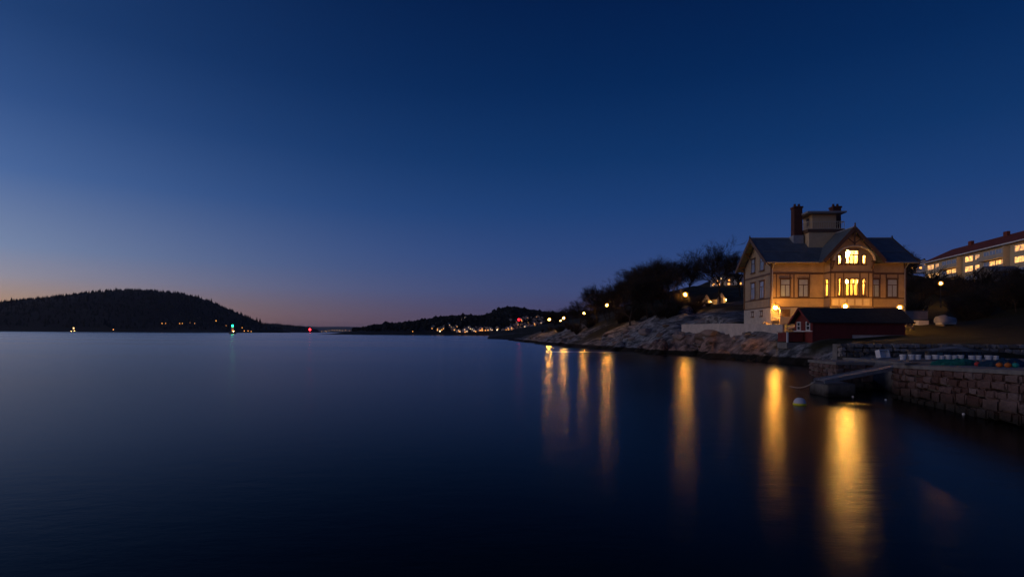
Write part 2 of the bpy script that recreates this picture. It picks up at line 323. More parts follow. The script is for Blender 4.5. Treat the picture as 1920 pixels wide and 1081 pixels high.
def terrain(x, y):
    x = np.asarray(x, float); y = np.asarray(y, float); sh = x.shape; x = x.ravel(); y = y.ravel()
    z = np.empty_like(x); rk = np.empty_like(x); pk = np.empty_like(x)
    for a in range(0, len(x), 8000):
        s = slice(a, a + 8000); d = np.hypot(x[s, None] - cx_, y[s, None] - cy_)
        z[s] = d @ wts[:n_] + wts[n_]
        q = 1 / (d + .5) ** 3; q /= q.sum(1, keepdims=True); rk[s] = q @ (ct_ > 0); pk[s] = q @ (ct_ == 2)
    rk = np.clip((rk + .55 * fbm(x, y, 5, 4, 5) - .5) * 1.7 + .5, 0, 1); pk = np.clip((pk + .5 * fbm(x, y, 4, 4, 9) - .5) * 1.5 + .5, 0, 1)
    gx = .8 * x + .6 * y; gy = -.6 * x + .8 * y
    wx, wy = x + 1.2 * fbm(x, y, 3, 3, 21), y + 1.2 * fbm(x, y, 3, 3, 22)
    c1, e1 = cells(wx, wy, 3.6, 1); c2, e2 = cells(wx, wy, 1.5, 2); c3, e3 = cells(wx * .5 + wy * .35, wy * .9 - wx * .35, 5.2, 3)
    blocky = c1 * 1.5 + c2 * .55 - .8 * np.exp(-e1 * 8) - .22 * np.exp(-e2 * 8)
    slabby = c3 * .95 - .55 * np.exp(-e3 * 10) + fbm(gx * .3, gy, 4.0, 4, 2, True) * .55
    rough = blocky * pk * .7 + slabby * (1 - pk) + fbm(x, y, 1.1, 4, 3, True) * (.10 + .2 * pk)
    pad = np.exp(-(((x - 37) / 12) ** 4 + ((y - 61) / 12) ** 4))
    amp = (rk * (.95 + .75 * pk) + .10) * (1 - .93 * pad) * np.clip((z + 3) / 3, .2, 1)
    z = z + rough * amp * np.where(y > 110, 1.2, 1)
    sea = (y < 27.2) & (x < quay_x(y) + 1.2); z = np.where(sea, -2.2, z)
    land = (y < 31.4) & ~sea & (x > 17.5); z = np.where(land, np.minimum(z, 1.15), z)
    return z.reshape(sh), rk.reshape(sh), pk.reshape(sh)
xs = np.concatenate([np.arange(-12, 0, 1.5), np.arange(0, 16, .5), np.arange(16, 40, .26), np.arange(40, 58, .5), np.arange(58, 190, 2.5)])
ys = np.concatenate([np.arange(6, 30, .6), np.arange(30, 100, .28), np.arange(100, 104, .5), np.arange(104, 170, 1.0), np.arange(170, 300, 3)])
GX, GY = np.meshgrid(xs, ys); GZ, GR, GP = terrain(GX, GY)
def ground(x, y):
    i = np.clip(np.searchsorted(xs, x) - 1, 0, len(xs) - 2); j = np.clip(np.searchsorted(ys, y) - 1, 0, len(ys) - 2)
    fx = (x - xs[i]) / (xs[i + 1] - xs[i]); fy = (y - ys[j]) / (ys[j + 1] - ys[j])
    return float((GZ[j, i] * (1 - fx) + GZ[j, i + 1] * fx) * (1 - fy) + (GZ[j + 1, i] * (1 - fx) + GZ[j + 1, i + 1] * fx) * fy)
nx, ny = len(xs), len(ys)
idx = np.arange(nx * ny).reshape(ny, nx)
fa = np.stack([idx[:-1, :-1], idx[:-1, 1:], idx[1:, 1:], idx[1:, :-1]], -1).reshape(-1, 4)
keep = (GZ.ravel()[fa].max(1) > -1.8); fa = fa[keep]
me = bpy.data.meshes.new('headland'); me.from_pydata(np.stack([GX.ravel(), GY.ravel(), GZ.ravel()], 1).tolist(), [], fa.tolist())
at = me.color_attributes.new('kind_mask', 'FLOAT_COLOR', 'POINT')
at.data.foreach_set('color', np.stack([GR.ravel(), GP.ravel(), np.zeros(nx * ny), np.ones(nx * ny)], 1).astype(np.float32).ravel())
me.polygons.foreach_set('use_smooth', [True] * len(me.polygons))
mt = bpy.data.materials.new('headland_ground'); mt.use_nodes = True; t = mt.node_tree; n = t.nodes; l = t.links; b = n['Principled BSDF']; b.inputs['Roughness'].default_value = .9; b.inputs['Specular IOR Level'].default_value = .2
co = n.new('ShaderNodeTexCoord'); va = n.new('ShaderNodeVertexColor'); va.layer_name = 'kind_mask'; sp = n.new('ShaderNodeSeparateColor'); l.new(va.outputs[0], sp.inputs[0])
def nz(sc, det=7, rough=.65, vec=None):
    q = n.new('ShaderNodeTexNoise'); q.inputs['Scale'].default_value = sc; q.inputs['Detail'].default_value = det; q.inputs['Roughness'].default_value = rough
    l.new(vec or co.outputs['Object'], q.inputs['Vector']); return q.outputs[0]
def rampn(f, c0, c1, p0=.35, p1=.65):
    r = n.new('ShaderNodeValToRGB'); r.color_ramp.elements[0].position = p0; r.color_ramp.elements[1].position = p1
    r.color_ramp.elements[0].color = (*c0, 1); r.color_ramp.elements[1].color = (*c1, 1); l.new(f, r.inputs[0]); return r.outputs[0]
def mixc(f, a, c):
    q = n.new('ShaderNodeMix'); q.data_type = 'RGBA'; l.new(f, q.inputs['Factor']); l.new(a, q.inputs['A']); l.new(c, q.inputs['B']); return q.outputs['Result']
mpr = n.new('ShaderNodeMapping'); mpr.inputs['Rotation'].default_value = (.5, .3, .6); mpr.inputs['Scale'].default_value = (.35, 1.3, 2.2); l.new(co.outputs['Object'], mpr.inputs[0])
grass = mixc(nz(.35), rampn(nz(2.5), (.018, .019, .007), (.034, .038, .011)), rampn(nz(4), (.036, .027, .013), (.021, .017, .008)))
grey = rampn(nz(.9, 10, .7, mpr.outputs[0]), (.05, .055, .06), (.40, .40, .39), .42, .64)
pink = rampn(nz(1.1, 10, .7), (.10, .065, .05), (.40, .265, .205), .40, .62)
rock = mixc(sp.outputs[1], grey, pink)
base = mixc(sp.outputs[0], grass, rock)
sx = n.new('ShaderNodeSeparateXYZ'); l.new(co.outputs['Object'], sx.inputs[0])
zz = n.new('ShaderNodeMath'); zz.operation = 'MULTIPLY_ADD'; zz.inputs[1].default_value = .55; l.new(nz(.6), zz.inputs[0]); l.new(sx.outputs[2], zz.inputs[2])
wet = rampn(zz.outputs[0], (1, 1, 1), (0, 0, 0), .86, 1.0)     # seaweed band at the tide line
base = mixc(wet, base, rampn(nz(3), (.010, .009, .006), (.022, .018, .012)))
l.new(base, b.inputs['Base Color'])
bp = n.new('ShaderNodeBump'); bp.inputs['Strength'].default_value = .9; bp.inputs['Distance'].default_value = .25; l.new(nz(1.6, 12, .7, mpr.outputs[0]), bp.inputs['Height']); l.new(bp.outputs[0], b.inputs['Normal'])
me.materials.append(mt); hd = bpy.data.objects.new('headland', me); COL.objects.link(hd); tag(hd, kind='structure')

def hit(px, py, y0=20, y1=290, step=.5):
    a, c = D(px, py); Y = y0
    while Y < y1:
        if H + c * Y < ground(a * Y, Y): return Vector((a * Y, Y, ground(a * Y, Y)))
        Y += step
    return None

# ------------------------------------------------------------------ far hills
def hill(name, outline, Yc, Y0, Y1, material, seed, namp=.05, nx=260, ny=26, sharp=1.0):
    pts = [P(px, py, Yc) for px, py in outline]
    px_ = np.array([p.x for p in pts]); pz_ = np.array([p.z for p in pts])
    def hf(x, y):
        x = np.asarray(x, float); y = np.asarray(y, float)
        c = np.interp(x, px_, pz_)
        s = np.where(y < Yc, np.clip((y - Y0) / (Yc - Y0), 0, 1), np.clip((Y1 - y) / (Y1 - Yc), 0, 1))
        k = np.sin(s * math.pi / 2) ** sharp
        return c * k + (fbm(x, y, (Yc - Y0) * .25, 4, seed) * namp * c * 2) * np.sin(s * math.pi) - (1 - np.clip(s * 8, 0, 1)) * .5
    X = np.linspace(px_[0], px_[-1], nx); Y = np.concatenate([np.linspace(Y0, Yc, ny), np.linspace(Yc, Y1, 8)[1:]])
    gx, gy = np.meshgrid(X, Y); gz = hf(gx, gy)
    gz[0, :] = -1; gz[-1, :] = -1
    i = np.arange(gx.size).reshape(gx.shape)
    f = np.stack([i[:-1, :-1], i[:-1, 1:], i[1:, 1:], i[1:, :-1]], -1).reshape(-1, 4)
    m = bpy.data.meshes.new(name); m.from_pydata(np.stack([gx.ravel(), gy.ravel(), gz.ravel()], 1).tolist(), [], f.tolist())
    m.polygons.foreach_set('use_smooth', [True] * len(m.polygons)); m.materials.append(material)
    o = bpy.data.objects.new(name, m); COL.objects.link(o); tag(o, kind='structure')
    return hf, (px_[0], px_[-1])
def forest(hf, xr, yr, cnt, hmin, hmax, wr, seed, label, material, minz=3, clump=False):
    rg = np.random.default_rng(seed); mb = MB()
    xs_ = rg.uniform(*xr, cnt); ys_ = rg.uniform(*yr, cnt); zs_ = hf(xs_, ys_)
    for x, y, z in zip(xs_, ys_, zs_):
        if z < minz: continue
        h = rg.uniform(hmin, hmax) * (1.5 if rg.random() < .06 else 1); r = h * wr * rg.uniform(.7, 1.3); a0 = rg.uniform(0, 6)
        if clump:
            ring = [(x + r * math.cos(a0 + k * 1.2566), y + r * math.sin(a0 + k * 1.2566), z + h * rg.uniform(.4, .7)) for k in range(5)]
            v = ring + [(x + rg.uniform(-.3, .3) * r, y, z + h), (x, y, z - 1)]
            mb.add(v, [(k, (k + 1) % 5, 5) for k in range(5)] + [((k + 1) % 5, k, 6) for k in range(5)])
        else:
            v = [(x + r * math.cos(a0 + k * 1.2566), y + r * math.sin(a0 + k * 1.2566), z - 1) for k in range(5)] + [(x, y, z + h)]
            mb.add(v, [(k, (k + 1) % 5, 5) for k in range(5)])
    m = bpy.data.meshes.new('forest'); m.from_pydata(mb.v, [], mb.f); m.materials.append(material)
    o = bpy.data.objects.new('forest', m); COL.objects.link(o); tag(o, label, 'forest', kind='stuff'); return o
isl, isl_r = hill('island_hill', [(-420, 606), (-300, 596), (-150, 588), (0, 581), (12, 575), (37, 571), (71, 566), (112, 563), (129, 562), (158, 558), (196, 552), (229, 548), (267, 546), (308, 548), (342, 551), (367, 556), (400, 567), (431, 581), (460, 593), (480, 601), (493, 608), (510, 613), (530, 620)], 2000, 1450, 2080, M['hill'], 3, .06)
forest(isl, (isl_r[0], isl_r[1]), (1480, 2060), 6500, 4, 12, .27, 5, 'dark conifer wood covering the island hill', M['needle'], 8)
low, low_r = hill('low_ridge', [(470, 612), (493, 609), (514, 607.5), (547, 611), (577, 613.5), (590, 618), (598, 622)], 3000, 2600, 3080, M['hill'], 8)
forest(low, low_r, (2700, 3050), 900, 6, 10, .3, 6, 'dark wood along the low ridge beyond the island', M['needle'], 4)
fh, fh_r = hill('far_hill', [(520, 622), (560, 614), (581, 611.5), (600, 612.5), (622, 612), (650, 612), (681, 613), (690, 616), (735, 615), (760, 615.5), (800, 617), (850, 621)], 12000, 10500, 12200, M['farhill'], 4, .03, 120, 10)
fi, fi_r = hill('far_islet', [(650, 623), (665, 620), (680, 617.5), (695, 617), (708, 619), (725, 622), (740, 623.5)], 5200, 4700, 5300, M['hill'], 6, .05, 80, 10)
pen, pen_r = hill('peninsula_hill', [(728, 624), (738, 622), (754, 615), (775, 610), (805, 607), (831, 602), (850, 599), (878, 596.5), (904, 598), (921, 594.5), (942, 585), (959, 582.5), (977, 584), (1004, 589), (1022, 592), (1060, 592), (1110, 588), (1160, 580), (1250, 575), (1350, 570), (1500, 580), (1700, 600)], 1050, 640, 1100, M['hill'], 5, .08, 300, 26, .8)
forest(pen, (pen_r[0], 300), (668, 1090), 4200, 3.5, 6.5, .42, 9, 'dark bare wood over the peninsula hill behind the town', M['needle'], 4, True)

# ------------------------------------------------------------------ villa
YAW = R(-2.5)
hp = P(1446, 607, 62); HZ = 4.1
villa = empty('villa', (hp.x, 62, HZ), YAW, 'ochre timber villa with slate roof, square roof tower and lit bay windows', 'house')
def part(name, m, mb, parent=villa, **k): return mb.build(name, M[m] if isinstance(m, str) else m, parent, **k)
UW, DW = 15.0, 7.9
RS = .753
def zroof(wd): return 7.1 + RS * (wd + .7) if wd <= DW / 2 else 7.1 + RS * (DW + .7 - wd)
RID = zroof(DW / 2)
BU0, BU1, BW = 5.95, 10.7, -1.3; BC = (BU0 + BU1) / 2
# foundation (ring round the lit rooms is not needed below floor)
part('foundation', 'found', MB().box(-.06, -.06, -1.2, UW + .06, DW + .06, 1.85))
part('bay_foundation', 'found', MB().box(BU0 - .05, BW - .05, -1.2, BU1 + .05, -.062, 1.85))
# walls: four thin walls so the bay rooms stay open
T = .2
part('front_wall', 'ochre', MB().box(0, 0, 1.85, BU0, T, 7.45)); part('front_wall', 'ochre', MB().box(BU1, 0, 1.85, UW, T, 7.45))
part('rear_wall', 'ochre', MB().box(0, DW - T, 1.85, UW, DW, 7.45))
for nm, u0, u1 in (('left_gable_wall', 0, T), ('right_gable_wall', UW - T, UW)):
    gw = MB().prism([(T + .002, 1.85), (DW - T - .002, 1.85), (DW - T - .002, 7.45), (DW / 2, RID - .25), (T + .002, 7.45)], 'x', u0, u1); part('gable_wall', 'ochre', gw)
# main roof
def slab(w0, w1, u0, u1, th=.18):
    return MB().hexa([(u0, w0, zroof(w0) - th), (u1, w0, zroof(w0) - th), (u1, w1, zroof(w1) - th), (u0, w1, zroof(w1) - th)], [(u0, w0, zroof(w0)), (u1, w0, zroof(w0)), (u1, w1, zroof(w1)), (u0, w1, zroof(w1))])
def roofpoly(pts, th=.18):
    n_p = len(pts); return MB().add([(u, q, zroof(q) - th) for u, q in pts] + [(u, q, zroof(q)) for u, q in pts], [tuple(range(n_p)), tuple(range(n_p, 2 * n_p))] + [(i, (i + 1) % n_p, n_p + (i + 1) % n_p, n_p + i) for i in range(n_p)])
roof = part('roof', 'slate', roofpoly([(-.9, -.7), (BC - 3.3, -.7), (BC - .2, DW / 2), (-.9, DW / 2)]))
part('roof', 'slate', roofpoly([(BC + 3.3, -.7), (16.1, -.7), (16.1, DW / 2), (BC + .2, DW / 2)]))
part('rear_roof', 'slate', slab(DW / 2 + .002, DW + .7, -.9, 16.1))
part('ridge_cap', 'lead', MB().tube([(-.92, DW / 2, RID + .02), (16.12, DW / 2, RID + .02)], .09, 8), roof)
part('snow_rail', 'zinc', MB().tube([(-.5, 1.15, zroof(1.15) + .08), (4.2, 1.15, zroof(1.15) + .08)], .035, 5), roof); part('snow_rail', 'zinc', MB().tube([(12.6, 1.15, zroof(1.15) + .08), (15.9, 1.15, zroof(1.15) + .08)], .035, 5), roof)
for u0, u1 in ((-.9, 4.95), (11.75, 16.1)):
    part('gutter', 'zinc', MB().tube([(u0, -.78, 7.02), (u1, -.78, 7.02)], .085, 8), roof)
for u in (-.98, 16.1):
    for w0, w1 in ((-.75, DW / 2), (DW / 2, DW + .75)):
        a, c = (u + .04, w0, zroof(w0) - .18 if w0 != DW / 2 else RID - .15), (u + .04, w1, zroof(w1) - .18 if w1 != DW / 2 else RID - .15)
        part('bargeboard', 'trim', MB().bar(a, c, .07, .42), roof)
    part('finial', 'trim', MB().lathe((u + .04, DW / 2, RID - .3), [(.09, 0), (.09, .3), (.14, .4), (.05, .48), (.09, .55), (.02, .64)], 8), roof)
# eaves brackets on the gable
for wd in (.15, 2.1, DW / 2, DW - 2.1, DW - .15):
    zt = zroof(wd) - .3
    part('bracket', 'trim', MB().bar((0, wd, zt), (-.8, wd, zt), .12, .14).bar((-.02, wd, zt - .75), (-.72, wd, zt - .08), .1), villa)
# trim
def band(face, z, a, bb, h=.16, d=.06, m='trim'):
    if face == 'front': mb = MB().box(a, -d, z, bb, -.002, z + h)
    elif face == 'bay': mb = MB().box(a, BW - d, z, bb, BW - .002, z + h)
    elif face == 'bayl': mb = MB().box(BU0 - d, a, z, BU0 - .002, bb, z + h)
    else: mb = MB().box(-d, a, z, -.002, bb, z + h)
    part('trim_band', m, mb)
for z, h in ((1.86, .14), (2.92, .14), (5.72, .22)):
    band('front', z, -.07, BU0 - .08, h); band('front', z, BU1 + .08, UW + .07, h); band('bay', z, BU0 - .07, BU1 + .07, h); band('bayl', z, BW, -.07, h); band('left', z, 0, DW, h)
for u, wd in ((-.035, -.035), (UW + .035, -.035), (-.035, DW + .02)):
    part('corner_board', 'trim', MB().box(u - .09, wd - .09, 2.0, u + .09, wd + .09, 7.1))
for u in (1.0 - .45, 2.1, 3.0 - .45, 4.3, 11.0, 12.25, 12.95, 14.25):
    part('pilaster', 'trim', MB().box(u - .05, -.045, 3.06, u + .05, -.003, 5.72))
# windows
def window(face, a, z, wd, ht, cols, transom=None, pane='pane', depth=0.0, fw=.09, rowsub=None):
    """flat opening on a face; a = centre along the face; panes are children of the frame"""
    fr = MB(); d0, d1 = -.09, -.004
    if pane == 'glass': d0, d1 = -.06, .12
    if face == 'bayl': d0, d1, fw = -.025, .015, .05
    def bx(m, x0, z0, x1, z1, e0, e1):
        if face == 'front': m.box(a + x0, e0, z + z0, a + x1, e1, z + z1)
        elif face == 'bay': m.box(a + x0, BW + e0, z + z0, a + x1, BW + e1, z + z1)
        elif face == 'bayl': m.box(BU0 + e0, a + x0, z + z0, BU0 + e1, a + x1, z + z1)
        elif face == 'tower': m.box(a + x0, TW + e0, z + z0, a + x1, TW + e1, z + z1)
        else: m.box(e0, a + x0, z + z0, e1, a + x1, z + z1)
    h2 = wd / 2
    bx(fr, -h2, 0, -h2 + fw, ht, d0, d1); bx(fr, h2 - fw, 0, h2, ht, d0, d1); bx(fr, -h2 + fw, ht - fw, h2 - fw, ht, d0, d1); bx(fr, -h2 + fw, 0, h2 - fw, fw, d0, d1)
    if transom: bx(fr, -h2 + fw, transom - .04, h2 - fw, transom + .04, d0 + .01, d1)
    xsn = [-h2 + fw + (wd - 2 * fw) * k / cols for k in range(cols + 1)]
    for x in xsn[1:-1]:
        if transom:
            bx(fr, x - .03, fw, x + .03, transom - .04, d0 + .015, d1)
            if rowsub: bx(fr, x - .03, transom + .04, x + .03, ht - fw, d0 + .015, d1)
        else: bx(fr, x - .03, fw, x + .03, ht - fw, d0 + .015, d1)
    fo = part('window', 'frame', fr)
    sil = MB(); bx(sil, -h2 - .08, -.09, h2 + .08, -.002, d0 - .1, d1); part('sill', 'trim', sil, fo)
    if pane != 'glass' : 
        hd_ = MB(); bx(hd_, -h2 - .1, ht + .002, h2 + .1, ht + .12, d0 - .06, d1); part('head_board', 'trim', hd_, fo)
    rows = [(fw, ht - fw)] if not transom else [(fw, transom - .04), (transom + .04, ht - fw)]
    for ri, (z0, z1) in enumerate(rows):
        cs = cols if (ri == 0 or rowsub or not transom) else 1
        xx = [-h2 + fw + (wd - 2 * fw) * k / cs for k in range(cs + 1)]
        for k in range(cs):
            p = MB(); bx(p, xx[k] + (.03 if k else 0), z0, xx[k + 1] - (.03 if k < cs - 1 else 0), z1, d1 - .035, d1 - .02); part('pane', pane, p, fo)
    return fo
for i, u in enumerate((1.55, 3.6, 11.6, 13.6)):
    window('front', u, 3.1, 1.18, 2.1, 2, 1.42)
for wd in (5.15, 2.5):
    window('left', wd, 3.1, 1.25, 2.1, 2, 1.42); window('left', wd, 6.45, 1.15, 1.75, 2, 1.15)
    window('left', wd, .95, .7, .6, 1, pane='pane_dark')
# bay: walls with openings, one room per storey behind them
def holes(u0, u1, z0, z1, hs, w0, w1, mb):
    us = sorted({u0, u1, *[h[0] for h in hs], *[h[1] for h in hs]}); zs = sorted({z0, z1, *[h[2] for h in hs], *[h[3] for h in hs]})
    for i in range(len(us) - 1):
        for j in range(len(zs) - 1):
            c = ((us[i] + us[i + 1]) / 2, (zs[j] + zs[j + 1]) / 2)
            if c[0] < u0 or c[0] > u1 or c[1] < z0 or c[1] > z1: continue
            if not any(h[0] < c[0] < h[1] and h[2] < c[1] < h[3] for h in hs): mb.box(us[i], w0, zs[j], us[i + 1], w1, zs[j + 1])
    return mb
WC, WS = .74, .43
lowh = [(BC - WC, BC + WC, 3.17, 5.15), (BC - 1.53, BC - 1.10, 3.17, 5.15), (BC + 1.10, BC + 1.53, 3.17, 5.15)]
upc = (BC - WC, BC + WC, 6.75, 8.36); ups = [(BC - 1.55, BC - 1.10, 6.75, 7.8), (BC + 1.10, BC + 1.55, 6.75, 7.8)]
bw = holes(BU0, BU1, 1.85, 6.0, lowh, BW, BW + .12, MB())
holes(BU0, BU1, 6.0, 8.0, [(upc[0], upc[1], 6.75, 8.0)] + ups, BW, BW + .12, bw)
holes(BC - 2.05, BC + 2.05, 8.0, 8.4, [(upc[0], upc[1], 8.0, 8.36)], BW, BW + .12, bw)
bw.prism([(BC - 2.0, 8.4), (BC + 2.0, 8.4), (BC, 10.6)], 'y', BW, BW + .12)
part('bay_front_wall', 'ochre', bw)
bl = MB()
bl.box(BU0, BW + .122, 1.85, BU0 + .04, 0, 3.17).box(BU0, BW + .122, 5.15, BU0 + .04, 0, 7.6).box(BU0, BW + .122, 3.17, BU0 + .04, BW + .38, 5.15).box(BU0, -.38, 3.17, BU0 + .04, 0, 5.15)
part('bay_side_wall', 'ochre', bl); part('bay_side_wall', 'ochre', MB().box(BU1 - .12, BW + .122, 1.85, BU1, 0, 7.6))
window('bayl', BW / 2 - .0, 3.17, 1.3 - .76, 1.98, 1, 1.38, 'glass')
f = window('bay', BC, 3.17, 2 * WC, 1.98, 3, 1.38, 'glass', rowsub=True)
for s in (-1, 1):
    window('bay', BC + s * 1.315, 3.17, WS, 1.98, 1, 1.38, 'glass'); window('bay', BC + s * 1.325, 6.75, .45, 1.05, 1, None, 'glass', fw=.07)
window('bay', BC, 6.75, 2 * WC, 1.61, 3, 1.05, 'glass', rowsub=True)
for s in (-1, 1):
    for u in (.9, 1.85, 2.32): part('pilaster', 'trim', MB().box(BC + s * u - .05, BW - .05, 2.0 if u > 2 else 3.06, BC + s * u + .05, BW - .003, 7.4 if u > 2 else 5.72))
# rooms
def room(u0, u1, w0, w1, z0, z1, nm):
    r = MB().add([(u0, w0, z0), (u1, w0, z0), (u1, w1, z0), (u0, w1, z0), (u0, w0, z1), (u1, w0, z1), (u1, w1, z1), (u0, w1, z1)], [(0, 1, 2, 3), (4, 7, 6, 5), (1, 5, 6, 2), (3, 2, 6, 7), (0, 3, 7, 4)] if nm else [(0, 1, 2, 3), (4, 7, 6, 5), (1, 5, 6, 2), (3, 2, 6, 7)])
    part('room_lining', 'room', r)
room(BU0 + .14, BU1 - .14, BW + .125, 2.4, 2.6, 5.65, False); part('room_lining', 'room', MB().box(BU0 + .1, .21, 2.6, BU0 + .138, 2.4, 5.65))
room(BC - 1.78, BC + 1.78, BW + .125, 1.4, 6.1, 8.68, True)
def pendant(u, wd, z, r, zt, cord=True):
    o = part('pendant_lamp', 'bulb', MB().ball((u, wd, z), r, 12)); part('cord', 'iron', MB().tube([(u, wd, z + r), (u, wd, zt)], .012, 5), o)
pendant(BC - .05, -.3, 4.85, .16, 5.65); pendant(BC - .52, -.75, 8.12, .2, 8.68); pendant(BC + .4, .3, 8.0, .16, 8.68)
# curtains beside the bay windows
for u in (BC - .92, BC + .92, BC - 1.72, BC + 1.72):
    part('curtain', 'cream', MB().box(u - .12, BW + .2, 3.0, u + .12, BW + .25, 5.3))
# bay roof
BS = 1.12; BP = 10.85
def zb(u): return BP - BS * abs(u - BC)
for s in (-1, 1):
    e = BC + s * 3.35
    br = MB().hexa([(BC, -1.85, BP - .16), (e, -1.85, zb(e) - .16), (e, 3.6, zb(e) - .16), (BC, 3.6, BP - .16)], [(BC, -1.85, BP), (e, -1.85, zb(e)), (e, 3.6, zb(e)), (BC, 3.6, BP)])
    bro = part('bay_roof', 'slate', br)
    part('bargeboard', 'trim', MB().bar((BC, -1.9, BP - .12), (e, -1.9, zb(e) - .12), .4, .07, (0, 1, 0)), bro)
    part('brace', 'trim', MB().bar((BC + s * .9, -1.86, BP - 1.15), (BC, -1.86, 9.0), .1, .1), bro)
part('ridge_cap', 'lead', MB().tube([(BC, -1.9, BP + .02), (BC, 3.6, BP + .02)], .08, 8))
part('finial', 'trim', MB().lathe((BC, -1.9, BP - .35), [(.08, 0), (.08, .4), (.14, .48), (.05, .58), (.1, .7), (.02, .85)], 8))
arc = [(BC + 2.2 * math.cos(a), -1.84, 7.1 + 1.6 * math.sin(a)) for a in [math.pi * k / 20 for k in range(21)]]
part('arched_bargeboard', 'cream', MB().tube(arc, .12, 6)); part('king_post', 'trim', MB().box(BC - .07, -1.9, 8.62, BC + .07, -1.78, 10.5))
for s in (-1, 1): part('bay_bracket', 'trim', MB().bar((BC + s * 2.2, -1.35, 6.2), (BC + s * 2.2, -1.84, 7.1), .12).bar((BC + s * 2.2, BW, 7.05), (BC + s * 2.2, -1.86, 7.05), .12))
for k in range(5): part('panel', 'cream', MB().box(BU0 + .25 + k * .86, BW - .03, 2.12, BU0 + .9 + k * .86, BW - .003, 2.8))
# downpipes
for u in (.05, UW - .05): part('downpipe', 'zinc', MB().tube([(u, -.75, 6.95), (u, -.5, 6.7), (u, -.14, 6.35), (u, -.14, .1)], .06, 8))
# tower
TU0, TU1, TW, TD = 5.8, 8.6, 2.2, 4.6
tb = part('tower_base', 'tower', MB().box(TU0 - .55, TW - .15, 8.6, TU1 + .1, TD, 11.0))
part('tower_band', 'trim', MB().box(TU0 - .75, TW - .3, 11.0, TU1 + .3, TD + .2, 11.28))
part('tower_wall', 'tower', MB().box(TU0, TW + .2, 11.28, TU1, TD, 13.2))
tr = part('tower_roof', 'lead', MB().hexa([(TU0 - .95, TW - .7, 13.2), (TU1 + .7, TW - .7, 13.2), (TU1 + .7, TD + .8, 13.2), (TU0 - .95, TD + .8, 13.2)], [(TU0 - 1.0, TW - .75, 13.4), (TU1 + .75, TW - .75, 13.4), (TU1 + .75, TD + .85, 13.4), (TU0 - 1.0, TD + .85, 13.4)]))
part('roof_cap', 'lead', MB().hexa([(TU0 - .9, TW - .6, 13.402), (TU1 + .6, TW - .6, 13.402), (TU1 + .6, TD + .7, 13.402), (TU0 - .9, TD + .7, 13.402)], [(TU0 + 1, TW + 1, 13.6), (TU1 - 1, TW + 1, 13.6), (TU1 - 1, TD - 1, 13.6), (TU0 + 1, TD - 1, 13.6)]), tr)
part('tower_window', 'frame', MB().box(TU0 - .05, TW + .9, 12.0, TU0 - .004, TW + 1.5, 12.9))
part('tower_shutter', 'frame', MB().box(TU1 + .004, TW + .5, 11.5, TU1 + .06, TW + 1.6, 12.9))
rl = MB(); r0, r1, q0, q1 = TU0 - .7, TU1 + .7, TW - .25, TD + .1
rail = part('tower_railing', 'cream', MB().bar((r0, q0, 12.25), (r1, q0, 12.25), .07).bar((r0, q0, 12.25), (r0, q1, 12.25), .07).bar((r0, q0, 11.4), (r1, q0, 11.4), .06).bar((r0, q0, 11.4), (r0, q1, 11.4), .06).bar((r1, q0, 12.25), (r1, q1, 12.25), .07).bar((r1, q0, 11.4), (r1, q1, 11.4), .06))
part('balcony_floor', 'trim', MB().box(TU0 - .8, TW - .32, 11.282, TU1 + .75, TD + .15, 11.36))
for k in range(17): part('baluster', 'cream', MB().box(r0 + (r1 - r0) * k / 16 - .02, q0 - .02, 11.36, r0 + (r1 - r0) * k / 16 + .02, q0 + .02, 12.22), rail)
for k in range(1, 9): part('baluster', 'cream', MB().box(r0 - .02, q0 + (q1 - q0) * k / 8 - .02, 11.36, r0 + .02, q0 + (q1 - q0) * k / 8 + .02, 12.22), rail)
for (u, wd, zt, zb_) in ((4.45, 3.4, 14.45, 9.5), (9.75, 4.7, 14.75, 9.5)):
    ch = part('chimney', 'brick', MB().box(u - .48, wd - .42, zb_ + 1.3, u + .48, wd + .45, zt - .35).box(u - .55, wd - .5, zt - .348, u + .55, wd + .52, zt - .12))
    part('chimney_base', 'lead', MB().box(u - .6, wd - .5, zb_, u + .6, wd + .5, zb_ + 1.298), ch)
    for s in (-1, 1): part('chimney_pot', 'brick', MB().lathe((u + s * .25, wd, zt - .118), [(.16, 0), (.13, .3), (.16, .34)], 8), ch)
# entrance porch at the left corner
part('porch_deck', 'cream', MB().box(.15, -1.9, .55, 2.6, -.065, .75))
part('porch_beam', 'cream', MB().box(.1, -1.95, 1.62, 2.65, -1.8, 1.8).box(.1, -1.798, 1.62, .25, -.065, 1.8))
part('porch_roof', 'felt', MB().hexa([(.02, -2.05, 1.802), (2.75, -2.05, 1.802), (2.75, -.065, 1.95), (.02, -.065, 1.95)], [(.02, -2.05, 1.87), (2.75, -2.05, 1.87), (2.75, -.065, 2.02), (.02, -.065, 2.02)])) if False else None
for u in (.2, 2.55): part('porch_post', 'cream', MB().box(u - .07, -1.94, .752, u + .07, -1.8, 1.618))
part('porch_wall', 'cream', MB().box(.15, -1.85, -.6, 2.6, -1.75, .548))
part('door', 'trim', MB().box(1.2, -.11, .76, 2.1, -.063, 1.8))

